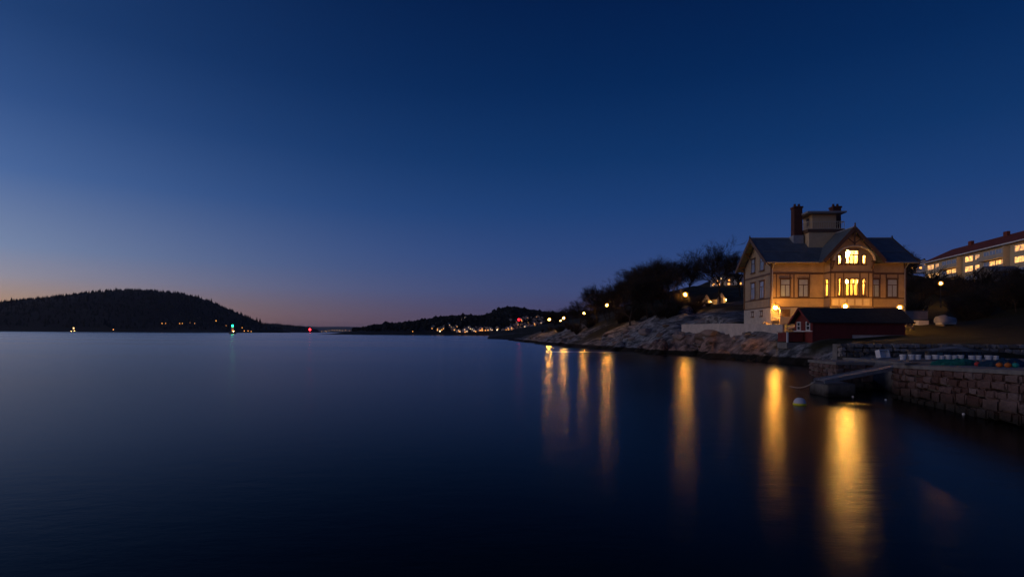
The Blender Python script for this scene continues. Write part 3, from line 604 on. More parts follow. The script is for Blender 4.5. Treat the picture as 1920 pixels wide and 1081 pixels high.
# ------------------------------------------------------------------ street and garden lamps
def make_lamp(r=.2, h=3.0, far=False, m=None):
    e = empty('street_lamp', (0, 0, 0))
    MB().tube([(0, 0, -.4), (0, 0, .5), (0, 0, h - r * 1.45)], [.07, .055, .035], 8).build('post', M['iron'], e)
    MB().lathe((0, 0, 0), [(.12, -.3), (.12, .3), (.07, .42)], 8).build('base', M['iron'], e)
    gl_ = MB().ball((0, 0, h), r * 1.5, 16).build('globe', M['halo'], e, smooth=True); MB().ball((0, 0, h), r * .6, 14).build('bulb', m or M['lamp'], gl_, smooth=True)  # the outer ball is the added halo shell, the inner one gives the light
    MB().lathe((0, 0, h + r * 1.42), [(r * .6, 0), (r * .5, r * .15), (.02, r * .3)], 10).build('cap', M['iron'], e)
    return e
def lamp_at(px, py, Y, r, label, gr=None, m=None, maxh=None):
    p = P(px, py, Y); g_ = ground(p.x, p.y); e = make_lamp(r, p.z - g_, m=m); e.location = (p.x, p.y, g_); tag(e, label, 'street lamp', gr); return e
lamp_at(1585, 574, 57.6, .26, 'lit globe lamp on a post between red shed and bay window')
lamp_at(1687, 576, 57.4, .22, 'lit globe lamp on a post at the far right corner of the villa')
lamp_at(1764, 531, 84, .23, 'lit globe lamp on the dark slope below the apartment block')
lamp_at(1285, 552, 96, .32, 'lit globe lamp among bare trees above the smooth grey rock')
lamp_at(1138, 572, 107, .23, 'lit lamp on the grassy slope beside a bare shrub')
lamp_at(1095, 587, 128, .19, 'lit lamp on the shore path halfway along the headland')
lamp_at(1057, 596, 160, .31, 'bright lit lamp on the shore path near the headland tip')
lamp_at(1030, 598.5, 174, .35, 'bright lit lamp at the very tip of the headland')
lamp_at(1051, 601, 172, .20, 'smaller lit lamp close beside a brighter one near the headland tip', m=M['lampfar'])
# the porch lantern hangs from the villa corner
pl = P(1453.5, 576.5, 60.3)
e = empty('porch_lantern', (pl.x, pl.y, pl.z), 0, 'lit round lantern on a bracket at the left corner of the villa', 'lantern')
gl_ = MB().ball((0, 0, 0), .42, 16).build('globe', M['halo'], e, smooth=True); MB().ball((0, 0, 0), .17, 14).build('bulb', M['lamp'], gl_, smooth=True)  # oversized outer ball added as the lantern's orange glow
vw = Matrix.Translation((hp.x, 62, HZ)) @ Matrix.Rotation(YAW, 4, 'Z')
wl = vw @ Vector((.55, -.02, pl.z - HZ + .15)); 
MB().tube([tuple(wl - pl), (0, 0, .55), (0, 0, .2)], .03, 6).build('bracket', M['iron'], e)

# ------------------------------------------------------------------ red shed
sp0 = P(1523.6, 640, 52); SX0, SX1 = sp0.x, P(1697, 630, 52).x
shed = empty('red_boathouse', (SX0, 52, 2.05), 0, 'dark red boathouse with black felt roof standing below the villa', 'shed')
SL = SX1 - SX0; SD = 3.3; ZE, ZR = 2.3, 3.52
part('wall', 'red', MB().prism([(0, .0), (SD, 0), (SD, ZE - .2), (SD / 2, ZR - .2), (0, ZE - .2)], 'x', 0, 3.85), shed)
part('wall', 'red', MB().prism([(0, .8), (SD, .8), (SD, ZE - .2), (SD / 2, ZR - .2), (0, ZE - .2)], 'x', 3.852, SL), shed)
part('foundation', 'palewall', MB().box(3.9, .04, -.6, SL - .05, SD - .04, .798), shed)
part('foundation', 'concrete', MB().box(-.05, -.06, -.9, 3.89, SD + .05, -.002), shed)
for s in (0, 1):
    a, c = (-.3, ZE - .27), (SD / 2, ZR)
    f_ = (lambda p: p) if s == 0 else (lambda p: (SD - p[0], p[1]))
    q = [f_(a), f_(c), f_((c[0], c[1] - .1)), f_((a[0], a[1] - .1))]
    part('roof', 'felt', MB().prism(q, 'x', -.5 + s * .002, SL + .75), shed)  # right overhang lengthened to keep the lamp behind from reflecting in the water
    part('bargeboard', 'red', MB().bar((-.52, f_(a)[0], a[1] - .1), (-.52, f_(c)[0], c[1] - .1), .05, .2), shed)
for wd in (.75, 2.45):
    fr = part('window', 'white', MB().box(-.07, wd - .36, 1.22, -.004, wd + .36, 1.3).box(-.07, wd - .36, 2.02, -.004, wd + .36, 2.1).box(-.07, wd - .36, 1.3, -.004, wd - .27, 2.02).box(-.07, wd + .27, 1.3, -.004, wd + .36, 2.02).box(-.06, wd - .27, 1.63, -.004, wd + .27, 1.69), shed)
    for z0, z1 in ((1.3, 1.63), (1.69, 2.02)): part('pane', 'pane_dark', MB().box(-.03, wd - .27, z0, -.006, wd + .27, z1), fr)
part('sill_board', 'white', MB().box(-.12, -.05, 1.1, -.003, SD, 1.18), shed)
part('corner_board', 'red', MB().box(-.05, -.05, 0, .08, .08, ZE - .25), shed)
part('door', 'red', MB().box(-.05, 1.3, 1.2, -.004, 1.9, 2.1), shed)
lt = part('lean_to', 'red', MB().box(-1.75, 1.4, .1, -.13, SD, 1.0), shed)
part('corner_board', 'white', MB().box(-1.8, 1.34, .0, -1.66, 1.48, 1.05), lt)
part('lid', 'wood', MB().box(-1.85, 1.3, 1.052, -.13, SD + .05, 1.1), lt)
part('plinth', 'concrete', MB().box(-1.8, 1.35, -.6, -.06, SD, -.002), lt)

# pale garden wall along the rock edge, in panels
gw = empty('garden_wall', (0, 0, 0), 0, 'long pale garden wall running along the rocks in front of the villa', 'wall')
pxs = [1279, 1330, 1375, 1410, 1469]; bys = [619, 618, 619, 622, 625]; yds = [80, 73, 67, 62.5, 57.2]; tops = [608, 606.5, 606, 607, 608.5]
NSEG = 15
def gw_pt(t):
    px = 1279 + 190 * t; Y = float(np.interp(px, pxs, yds)); return P(px, float(np.interp(px, pxs, bys)), Y), P(px, float(np.interp(px, pxs, tops)), Y).z
for i in range(NSEG):
    (p0, z0), (p1, z1) = gw_pt(i / NSEG), gw_pt((i + .985) / NSEG); d = (p1 - p0).normalized(); nrm = Vector((-d.y, d.x, 0)) * .1
    b4 = [p0 - nrm, p1 - nrm, p1 + nrm, p0 + nrm]
    MB().hexa([(v.x, v.y, min(v.z, ground(v.x, v.y)) - .5) for v in b4], [(v.x, v.y, q) for v, q in zip(b4, (z0, z1, z1, z0))]).build('panel', M['palewall'], gw)

# ------------------------------------------------------------------ stones
rs = random.Random(3)
def stone_mesh(name, m, jag=.12, k=0):
    rr = random.Random(k); import bmesh
    bm = bmesh.new(); bmesh.ops.create_cube(bm, size=1)
    bmesh.ops.bevel(bm, geom=bm.edges[:], offset=.13, segments=2, affect='EDGES')
    for v in bm.verts: v.co += Vector([rr.uniform(-jag, jag) * .6 for _ in range(3)])
    me = bpy.data.meshes.new(name); bm.to_mesh(me); bm.free(); me.materials.append(m); return me
SG = [stone_mesh('granite_block', M['granite'], .10, k) for k in range(8)]
SF = [stone_mesh('field_stone', M['greystone'], .22, 20 + k) for k in range(8)]
def put(me, name, parent, loc, dims, rz=0, tilt=0):
    o = bpy.data.objects.new(name, me); COL.objects.link(o); o.parent = parent; o.location = loc; o.scale = dims; o.rotation_euler = (rs.uniform(-tilt, tilt), rs.uniform(-tilt, tilt), rz); return o
def zq(Y): return 1.5 + max(0, 24 - Y) * .033
quay = empty('stone_quay', (QB[0], QB[1], 0), 0, 'old quay wall of coursed red granite blocks with concrete capping', 'quay')
def qpart(name, m, mb):
    o = mb.build(name, M[m], quay); o.location = (-QB[0], -QB[1], 0); return o
def qpoly(inset, z):
    return [(float(quay_x(24)) + inset, 24 - inset * .5, z), (float(quay_x(16.5)) + inset, 16.5, z), (float(quay_x(7)) + inset, 7, z), (40, 7, z), (40, 31.6, z), (19.6, 31.6, z), (19.3, 28.6, z), (18.9, 25.2, z)]
qpart('core', 'concrete', MB().add(qpoly(.3, -1) + [(x, y, zq(y) - .14) for x, y, _ in qpoly(.3, 0)], [tuple(range(8)), tuple(range(8, 16))] + [(i, (i + 1) % 8, 8 + (i + 1) % 8, 8 + i) for i in range(8)]))
qpart('capping', 'concrete', MB().add([(x, y, zq(y) - .138) for x, y, _ in qpoly(-.02, 0)] + [(x, y, zq(y)) for x, y, _ in qpoly(-.02, 0)], [tuple(range(8)), tuple(range(8, 16))] + [(i, (i + 1) % 8, 8 + (i + 1) % 8, 8 + i) for i in range(8)]))
def course_wall(parent, A, B, ztop, heights, wmin, wmax, depth, meshes, off=(0, 0, 0), jit=.02, zslope=0):
    A, B = Vector((*A, 0)), Vector((*B, 0)); Ln = (B - A).length; d = (B - A) / Ln; rz = math.atan2(d.y, d.x)
    z = ztop
    for ci, h in enumerate(heights):
        s = -rs.uniform(0, .3) if ci else 0
        s = 0
        while s < Ln - .05:
            wd = min(rs.uniform(wmin, wmax) * (1 + .35 * (h > .36)), Ln - s)
            if Ln - s - wd < .2: wd = Ln - s
            c = A + d * (s + wd / 2); zz_ = z - h / 2 + zslope * (s + wd / 2)
            hs_ = h * rs.uniform(.82, 1.1) if ci else h
            put(rs.choice(meshes), 'stone', parent, (c.x + off[0] + rs.uniform(-jit, jit), c.y + off[1] + rs.uniform(-jit, jit), zz_ + off[2] + .035 * math.sin(2.1 * s + ci * 1.7) * (ci > 0)), (wd - rs.uniform(.015, .05), depth, hs_ - .015), rz + rs.uniform(-.04, .04), .035)
            s += wd
        z -= h
hts = [.27, .29, .26, .40, .36, .34]
off = (-QB[0] + .17, -QB[1], 0)
course_wall(quay, QA, QB, zq(24) - .14, hts, .38, .75, .42, SG, off, .02, .033)
course_wall(quay, QB, (QC[0] + (12 - 7) * (QB[0] - QC[0]) / 9.5, 12), zq(16.5) - .14, hts, .38, .8, .42, SG, off, .02, .033)
course_wall(quay, (18.8, 25.3), (17.35, 24.05), 1.36, hts, .4, .7, .4, SG, (-QB[0], -QB[1], 0))
# pier stub
p0, p1 = P(1567, 677, 27), P(1648, 680, 26.6)
pier = empty('stone_pier', (p0.x, 27, 0), 0, 'short reddish masonry pier with concrete cap beside the slipway', 'pier')
PL = p1.x - p0.x
MB().box(.12, .1, -1.2, PL - .1, 2.4, 1.3).build('core', M['concrete'], pier)
MB().box(-.03, -.06, 1.31, PL + .03, 2.5, 1.45).build('cap', M['concrete'], pier)
course_wall(pier, (0, .1), (PL, .1), 1.3, [.2, .22, .24, .26, .3], .3, .6, .3, SG, (0, 0, 0), .012)
course_wall(pier, (.12, 2.4), (.12, .2), 1.3, [.2, .22, .24, .26, .3], .3, .6, .3, SG, (0, 0, 0), .012)
p2 = P(1549, 745, 24.2)
base_ = MB().hexa([(0, 0, -1.5), (1.5, 0, -1.5), (1.6, 1.8, -1.5), (.1, 1.8, -1.5)], [(.1, .1, .52), (1.4, .08, .6), (1.5, 1.7, .62), (.2, 1.7, .55)]).build('slipway_footing', M['concrete'], None, bevel=.08)
base_.location = (p2.x, p2.y, 0); tag(base_, 'grey concrete footing in the water under the end of the gangway', 'footing')
# gangway
ga, gb_ = Vector((p2.x - .15, 24.5, .70)), Vector((17.75, 23.55 + .9, 1.42))
gang = empty('gangway', ga, 0, 'grey aluminium gangway sloping from the quay down to the footing', 'gangway')
dv = gb_ - ga; sd = Vector((-dv.y, dv.x, 0)).normalized()
for s in (-.42, .42): MB().bar(sd * s, dv + sd * s, .07, .16).build('side_beam', M['alu'], gang)
for k in range(14):
    c = dv * ((k + .5) / 14) + Vector((0, 0, .03)); MB().bar(c - sd * .38, c + sd * .38, .03, .21, dv).build('slat', M['alu'], gang)
# retaining wall of field stones behind the quay
rw = empty('retaining_wall', (19.6, 32, 1.45), 0, 'low dry stone retaining wall behind the quay below the lawn', 'wall')
MB().box(.0, .15, -.6, 13.8, .6, .82).build('core', M['concrete'], rw)
course_wall(rw, (0, 0), (13.8, 0), .86, [.25, .24, .3], .28, .6, .35, SF, (0, 0, 0), .03)
# boulders on the shore
BM = []
for k in range(6):
    import bmesh
    bm = bmesh.new(); bmesh.ops.create_icosphere(bm, subdivisions=2, radius=1); rr = random.Random(50 + k)
    ax = [Vector([rr.gauss(0, 1) for _ in range(3)]).normalized() for _ in range(9)]; dd = [rr.uniform(.5, .9) for _ in ax]
    for v in bm.verts:
        for a, q in zip(ax, dd):
            e_ = v.co.dot(a)
            if e_ > q: v.co -= a * (e_ - q)
        v.co += v.co * rr.uniform(-.05, .05)
    m_ = bpy.data.meshes.new('boulder'); bm.to_mesh(m_); bm.free(); m_.materials.append(M['boulder']); BM.append(m_)
sh = [(x, y) for x, y in shore][3:]
def shore_pt(t):
    t *= len(sh) - 1; i = min(int(t), len(sh) - 2); f_ = t - i
    return sh[i][0] + (sh[i + 1][0] - sh[i][0]) * f_, sh[i][1] + (sh[i + 1][1] - sh[i][1]) * f_
for k in range(110):
    t_ = rs.random() ** .75; x, y = shore_pt(t_); dd_ = rs.uniform(.6, 5.5) * (1 if y > 44 else .5)
    x += dd_; y += dd_ * .3; z = ground(x, y)
    if z < .5 or y < 49 or (y < 57 and x > 28.0) or (27 < x < 31 and 49 < y < 56): continue
    s = rs.uniform(.3, .7) * (1.9 if rs.random() < .22 else 1); o = bpy.data.objects.new('boulder', BM[k % 6]); COL.objects.link(o); o.location = (x, y, z + s * .15); o.scale = (s * rs.uniform(.9, 1.5), s, s * rs.uniform(.5, .8)); o.rotation_euler = (rs.uniform(-.3, .3), rs.uniform(-.3, .3), rs.uniform(0, 6))
    tag(o, 'weathered granite boulder lying on the rocky shore below the villa', 'boulder', 'boulders along the rocky shore')

# ------------------------------------------------------------------ things on the quay
def bucket():
    e = empty('bucket', (0, 0, 0)); MB().lathe((0, 0, 0), [(.115, 0), (.145, .27), (.152, .27), (.152, .30), (.135, .30), (.105, .03)], 14).build('body', M['plastic_white'], e, smooth=False)
    MB().tube([(.15 * math.cos(a), .02, .26 - .12 * math.sin(a)) for a in [math.pi * k / 8 for k in range(9)]], .006, 4).build('handle', M['iron'], e); return e
b0 = bucket(); bp_px = [1693, 1709, 1721, 1740, 1754, 1765, 1777, 1789, 1801, 1822, 1834, 1853, 1866]
for i, px in enumerate(bp_px):
    p = P(px, 673, 28.2 - .06 * i); e = b0 if i == 0 else copy_tree(b0); e.location = (p.x, p.y, zq(p.y)); e.rotation_euler.z = rs.uniform(0, 6); s = rs.uniform(.92, 1.08); e.scale = (s, s, s)
    tag(e, 'white plastic bucket in the long row standing on the quay', 'bucket', 'row of white buckets on the quay')
def heap(name, x, y, rx, ry, h, m, label, seed, cat='net'):
    k = 26; mb = MB(); rg = random.Random(seed); ph = [rg.uniform(0, 6) for _ in range(6)]; ring = []
    prof = [(1.0, 0), (.99, .4), (.92, .72), (.72, .9), (.45, 1.0), (.15, .88)]
    base = []
    for r_, z_ in prof:
        for a_ in range(k):
            a = 2 * math.pi * a_ / k; q = 1 + .14 * math.sin(3 * a + ph[0]) + .09 * math.sin(7 * a + ph[1] + z_ * 3) + rg.uniform(-.05, .05)
            base.append((rx * r_ * q * math.cos(a), ry * r_ * q * math.sin(a), h * z_ * (1 + .25 * math.sin(2 * a + ph[2]) + .18 * math.sin(5 * a + ph[3]) + rg.uniform(-.1, .1))))
    fs = [(i * k + j, i * k + (j + 1) % k, (i + 1) * k + (j + 1) % k, (i + 1) * k + j) for i in range(len(prof) - 1) for j in range(k)] + [tuple(range((len(prof) - 1) * k, len(prof) * k)), tuple(range(k))[::-1]]
    o = mb.add(base, fs).build(name, M[m]); o.location = (x, y, zq(y) - .02); tag(o, label, cat); return o
p = P(1797, 682, 22.3); heap('fishing_net', p.x, p.y, 1.05, .42, .25, 'net_green', 'heap of bright green fishing net on the quay edge', 1)
p = P(1885, 684, 20.6); heap('fishing_net', p.x, p.y, .8, .45, .27, 'net_blue', 'heap of dark blue fishing net with floats on the quay', 2)
for px, py, Y, m, lb in ((1833, 684, 21.2, 'redplastic', 'small red net float beside the green net heap'), (1874, 686, 19.75, 'orange', 'orange net float at the foot of the blue net heap, beside the teal one'), (1890, 688, 19.4, 'orange', 'orange net float lying at the quay edge in front of the blue net'), (1904, 687, 19.3, 'teal', 'teal green net float in front of the blue net heap')):
    p = P(px, py, Y); o = MB().ball((0, 0, .1), .11, 12, .85).build('net_float', M[m], None, smooth=True); o.location = (p.x, p.y, zq(p.y)); MB().lathe((0, 0, .19), [(.03, 0), (.03, .05)], 6).build('eye', M['iron'], o); tag(o, lb, 'float')
rsx = random.Random(9)
for k, (a, c) in enumerate((((1692, 684, 22.6), (1722, 678, 25)), ((1722, 680, 24), (1790, 682, 22.8)), ((1700, 682, 23.5), (1760, 676, 25.4)))):
    a, c = P(*a), P(*c); a.z = zq(a.y) + .05 + k * .06; c.z = zq(c.y) + .05 + k * .06
    o = MB().bar(a, c, .14, .045).build('plank', M['wood']); tag(o, ['weathered plank lying across the slipway end of the quay', 'weathered plank lying along the quay beside the green net', 'topmost weathered plank laid across two others on the quay'][k], 'plank')
# white fish crate on its side, by the retaining wall
p = P(1654, 664, 30.6); e = empty('fish_crate', (p.x, p.y, 1.5), .25, 'white plastic fish crate leaning by the retaining wall near the pier', 'crate')
e.rotation_euler = (R(-14), 0, .2)
MB().box(-.33, .0, .0, .33, .06, .46).build('bottom', M['plastic_white'], e)
for a in ((-.33, -.24, 0, -.29, -.002, .46), (.29, -.24, 0, .33, -.002, .46)): MB().box(*a).build('end', M['plastic_white'], e)
for a in ((-.288, -.24, 0, .288, -.002, .04), (-.288, -.24, .42, .288, -.002, .46)): MB().box(*a).build('side', M['plastic_white'], e)
# dark crab pots
def pot():
    e = empty('crab_pot', (0, 0, 0)); mb = MB()
    for y in (-.25, .25):
        for z in (0.02, .38): mb.bar((-.35, y, z), (.35, y, z), .03)
    for x in (-.35, -.12, .12, .35):
        for y in (-.25, .25): mb.bar((x, y, 0), (x, y, .4), .025)
        for z in (.02, .38): mb.bar((x, -.25, z), (x, .25, z), .025)
    mb.build('frame', M['iron'], e); MB().box(-.33, -.23, .02, .33, .23, .36).build('netting', M['net_blue'], e); return e
pt = pot()
for i, px in enumerate((1773, 1790, 1806, 1822)):
    p = P(px, 663, 31); e = pt if i == 0 else copy_tree(pt); e.location = (p.x, p.y, 1.5); e.rotation_euler.z = rs.uniform(-.25, .25); e.rotation_euler.x = 0
    tag(e, 'dark netted crab pot stacked against the retaining wall behind the buckets', 'crab pot', 'crab pots along the retaining wall')
# bench-like plank on trestles
p = P(1722, 657, 30.6); e = empty('plank_bench', (p.x, p.y, 1.5), 0, 'low grey plank bench against the retaining wall behind the buckets', 'bench')
MB().box(-.65, -.13, .42, .65, .13, .47).build('seat', M['wood'], e)
for x in (-.5, .5): MB().box(x - .04, -.12, 0, x + .04, .12, .418).build('leg', M['wood'], e)
# mooring buoy
p = P(1499.5, 758, 1000 * H / 130.5); e = empty('mooring_buoy', (p.x, p.y, 0), 0, 'white round mooring buoy with yellow band floating off the pier', 'buoy')
MB().ball((0, 0, .05), .235, 20, 1.05, -.5).build('body', M['buoy'], e, smooth=True)
MB().lathe((0, 0, -.05), [(.2, 0), (.246, .03), (.25, .09), (.235, .12)], 20).build('band', M['yellow'], e)
MB().lathe((0, 0, .285), [(.06, 0), (.06, .03), (.02, .05)], 10).build('eye', M['iron'], e)
a, c = P(1481, 725, 29), ga + Vector((.1, .2, .08)); a.z = .02
o = MB().tube([a.lerp(c, k / 10) - Vector((0, 0, .22 * math.sin(math.pi * k / 10))) * (1 if k < 10 else 0) + Vector((0, 0, .2 * k / 10 * 0)) for k in range(11)], .022, 5).build('mooring_rope', M['rope']); tag(o, 'pale mooring rope from the gangway down into the water', 'rope')
for px, py in ((1604, 744), (1666, 750), (1813, 777)):
    a_, b_ = D(px, py); Y = -H / b_; o = MB().ball((0, 0, .02), .045, 10).build('cork_float', M['plastic_white']); o.location = (a_ * Y - .12, Y, 0); tag(o, 'tiny white float at the waterline along the quay wall', 'float', 'small floats along the quay')

# ------------------------------------------------------------------ yard right of the villa
p = P(1774, 604, 58); gz = ground(p.x, p.y)
e = empty('covered_boat', (p.x, p.y, gz), R(8), 'small boat under a pale grey tarpaulin on the lawn below the slope', 'boat')
mb = MB(); k = 20; secs = []
for i in range(9):
    s = i / 8; x = -1.15 + 2.3 * s; wd = .62 * (math.sin(math.pi * min(1, .12 + s * .95)) ** .5 if s < .98 else .3); hh = .95 + .22 * math.exp(-((s - .32) / .1) ** 2) - .35 * max(0, s - .6)
    for j in range(k):
        a = math.pi * j / (k - 1); secs.append((x, wd * math.cos(a) * (1 + .03 * math.sin(9 * s + j)), .25 + (hh - .25) * math.sin(a) ** .6))
mb.add(secs, [(i * k + j, i * k + j + 1, (i + 1) * k + j + 1, (i + 1) * k + j) for i in range(8) for j in range(k - 1)] + [tuple(range(k)), tuple(range(8 * k, 9 * k))[::-1]])
mb.build('tarpaulin', M['tarp'], e, smooth=True); MB().box(-.9, -.4, .1, .8, .4, .3).build('hull', M['white'], e)
for x in (-.7, .6): MB().box(x - .08, -.5, -.15, x + .08, .5, .12).build('chock', M['wood'], e)
p = P(1704, 607, 56); gz = ground(p.x, p.y); e = empty('sawhorse', (p.x, p.y, gz), .3, 'crossed timber sawhorse standing by the right end of the boathouse', 'sawhorse')
for y in (-.4, .4):
    MB().bar((-.42, y, -.1), (.42, y, .85), .08).build('leg', M['wood'], e); MB().bar((.42, y + .08, -.1), (-.42, y + .08, .85), .08).build('leg', M['wood'], e)
MB().bar((0, -.5, .36), (0, .5, .36), .08).build('crossbar', M['wood'], e)
p = P(1727, 608, 60); gz = ground(p.x, p.y); e = empty('outdoor_table', (p.x, p.y, gz), 0, 'pale block table with a dark top on the lawn beside the covered boat', 'table')
MB().box(-.55, -.4, -.2, .55, .4, .5).build('body', M['white'], e); MB().box(-.62, -.46, .502, .95, .46, .58).build('top', M['iron'], e)
a, c = P(1697, 592, 68), P(1740, 594, 68); e = empty('yard_wall', (a.x, a.y, 0), 0, 'rendered yard wall with a coping behind the right corner of the villa', 'wall')
MB().box(0, 0, 3, c.x - a.x, .25, P(1697, 583, 68).z).build('wall', M['palewall'], e); MB().box(-.05, -.06, P(1697, 583, 68).z + .002, c.x - a.x + .05, .31, P(1697, 582, 68).z + .05).build('coping', M['concrete'], e)
# cabin with pale roof in the scrub
p = P(1872, 536, 100); gz = ground(p.x, p.y); e = empty('cabin', (p.x, p.y, gz - .2), R(-12), 'small cabin with a pale roof half hidden in the scrub', 'cabin')
MB().prism([(-2, 0), (2, 0), (2, 1.9), (0, 2.8), (-2, 1.9)], 'x', -2.2, 2.2).build('wall', M['wood'], e)
for s in (-1, 1): MB().hexa([(-2.5, 0, 2.85), (2.5, 0, 2.85), (2.5, s * 2.4, 1.75), (-2.5, s * 2.4, 1.75)], [(-2.5, 0, 2.97), (2.5, 0, 2.97), (2.5, s * 2.4, 1.87), (-2.5, s * 2.4, 1.87)]).build('roof', M['concrete'], e)
MB().box(-.5, -2.06, .5, .5, -2.005, 1.4).build('window', M['pane_dark'], e)

# ------------------------------------------------------------------ apartment block
AL, AR = Vector((140.8, 182, 18.2)), Vector((127.8, 122, 18.2))
dv = AR - AL; AL_len = dv.length; ang = math.atan2(dv.y, dv.x)
apt = empty('apartment_block', AL, ang, 'long cream apartment block with red tiled roof and lit windows on the hill', 'building')
def ap(name, m, mb, parent=apt): return mb.build(name, M[m], parent)
# local: x along facade (left to right as seen), facade at y=0 facing -y ... rotate so that -y faces the sea
EH = 9.3; DP = 12
ap('wall', 'apt', MB().box(0, .0, -3, AL_len, DP, EH))
rfo = ap('roof', 'tile', MB().add([(-1, -1.1, EH), (AL_len + 1, -1.1, EH), (AL_len + 1, DP + 1, EH), (-1, DP + 1, EH), (4, DP / 2, EH + 4.0), (AL_len - 3, DP / 2, EH + 4.0)], [(0, 1, 5, 4), (1, 2, 5), (2, 3, 4, 5), (3, 0, 4), (3, 2, 1, 0)]))
ap('eaves_board', 'white', MB().box(-1.02, -1.16, EH - .28, AL_len + 1.02, -1.08, EH + .06), rfo)
for x in (14, 30, 46): ap('chimney', 'tile', MB().box(x, DP / 2 - .9, EH + 3, x + 1.6, DP / 2 - .1, EH + 4.9), rfo)
def awin(x, z, wd, ht, lit, y=0):
    f_ = ap('window', 'white', MB().box(x - .08, y - .08, z - .08, x + wd + .08, y - .004, z).box(x - .08, y - .08, z + ht, x + wd + .08, y - .004, z + ht + .08).box(x - .08, y - .08, z, x, y - .004, z + ht).box(x + wd, y - .08, z, x + wd + .08, y - .004, z + ht).box(x + wd * .5 - .05, y - .07, z, x + wd * .5 + .05, y - .004, z + ht))
    ap('pane', lit, MB().box(x, y - .04, z, x + wd * .5 - .05, y - .006, z + ht), f_); ap('pane', lit, MB().box(x + wd * .5 + .05, y - .04, z, x + wd, y - .006, z + ht), f_)
L1, L2, DK = 'lit_apt', 'lit_apt2', 'pane'
mods = [(1.0, [L1, L1, L2], [DK, L2, L1], ), (21.5, [L2, L1, L2], [DK, L2, L1]), (42.5, [L1, DK, L2], [DK, L1, DK])]
for x0, ws, bs in mods:
    for fl in range(3):
        z = EH - 2.55 - 2.95 * fl
        awin(x0 + .8, z, 3.6, 1.5, (ws[0] if fl == 0 else ws[2] if fl == 1 else DK)); awin(x0 + 5.6, z + .1, 1.8, 1.3, (ws[1] if fl == 0 else ws[2] if fl == 1 else DK))
        # balcony bay: glazing wall, projecting slab and parapet
        bx_ = x0 + 9
        for k in range(4): awin(bx_ + .3 + k * 2.6, z - .3, 2.2, 1.9, bs[min(fl, 2)] if not (fl == 1 and k % 2 == 0 and bs[1] == L2 and k == 0) else DK)
        ap('balcony', 'aptw', MB().box(bx_ - .2, -1.5, z - 1.0, bx_ + 10.6, -.09, z - .8).box(bx_ - .2, -1.5, z - .798, bx_ + 10.6, -1.4, z + .15))
        ap('balcony_divider', 'apt', MB().box(bx_ + 10.65, -1.5, z - 1.0, bx_ + 10.85, -.005, z + 1.9))
    ap('balcony_light', L2, MB().box(x0 + 12, -1.3, EH - 3.55, x0 + 12.3, -1.15, EH - 3.4)) if bs[1] == L2 else None

# ------------------------------------------------------------------ small houses, near hillside and far shores
def house_proto(wall, lit, litn):
    e = empty('hillside_house', (0, 0, 0))
    MB().prism([(-3.5, -2), (3.5, -2), (3.5, 4.6), (0, 7.2), (-3.5, 4.6)], 'y', 0, 8).build('wall', M[wall], e)
    for s in (-1, 1): MB().hexa([(0, -.4, 7.25), (0, 8.4, 7.25), (s * 4.0, 8.4, 4.3), (s * 4.0, -.4, 4.3)], [(0, -.4, 7.5), (0, 8.4, 7.5), (s * 4.0, 8.4, 4.55), (s * 4.0, -.4, 4.55)]).build('roof', M['felt'], e)
    MB().box(1.2, 4, 6, 1.9, 4.7, 8.2).build('chimney', M['brick'], e)
    for i, (x, z, wd) in enumerate(((-2.2, .8, 1.4), (1.0, .8, 1.6), (-1.9, 3.2, 1.1), (.9, 3.2, 1.1))):
        f_ = MB().box(x - .1, -.06, z - .1, x + wd + .1, -.003, z + 1.4).build('window', M['white'], e)
        MB().box(x, -.08, z, x + wd, -.062, z + 1.3).build('pane', M[lit] if i in litn else M['pane_dark'], f_)
    return e
protos = [house_proto('white', 'lit_far', (0, 1, 3)), house_proto('white', 'lit_farw', (1, 2)), house_proto('cream', 'lit_far', (0, 2)), house_proto('cream', 'lit_far', (1,))]
pl_used = [0] * 4
plab = ['white house with several warm lit windows', 'white house with two pale lit windows', 'cream house with two warm lit windows', 'cream house with one warm lit window']
def put_house(k, loc, sc, where, gr, rz=0):
    o = protos[k] if not pl_used[k] else copy_tree(protos[k]); pl_used[k] = 1
    o.location = loc; o.scale = (sc, sc, sc); o.rotation_euler.z = rz; tag(o, plab[k] + ' ' + where, 'house', gr); return o
def hit_hill(hf, px, py, y0, y1):
    a, c = D(px, py); Y = y0
    while Y < y1:
        if H + c * Y < float(hf(np.array(a * Y), np.array(Y))): return Vector((a * Y, Y, float(hf(np.array(a * Y), np.array(Y)))))
        Y += 4
    return None
rh = random.Random(12)
town = [(812, 616), (818, 611), (822, 621), (826, 620), (833, 618), (838, 616), (841, 611), (845, 618), (850, 620), (855, 617), (861, 623), (871, 619), (880, 618), (873, 623), (887, 622), (892, 620), (898, 620), (902, 621), (908, 619), (913, 621), (918, 620), (921, 620), (932, 619), (943, 622), (951, 621), (957, 621), (830, 606), (843, 602), (865, 601), (873, 598),
        (957, 607), (962, 612), (966, 610), (971, 606), (976, 604), (981, 603), (987, 602), (992, 606), (996, 602), (1001, 606), (1004, 604), (1008, 600), (1012, 606), (1016, 602), (970, 614), (978, 615), (984, 614), (992, 616), (1000, 613), (964, 618), (973, 619), (986, 619), (998, 619), (1006, 612), (1016, 610), (1024, 606), (1032, 606), (1040, 610)]
for i, (px, py) in enumerate(town):
    hpnt = hit_hill(pen, px, py, 640, 1050)
    if hpnt is None: continue
    near = px > 953
    put_house(rh.randrange(4), hpnt, rh.uniform(.75, 1.05) * (1.0 if near else .85), 'in the dense town above the far bay' if near else 'along the far peninsula shore', 'houses of the far town', rh.uniform(-.4, .4))
nb = [(1342, 536), (1356, 532), (1371, 535), (1383, 531), (1392, 534), (1703, 508), (1712, 506), (1721, 503), (1731, 505)]
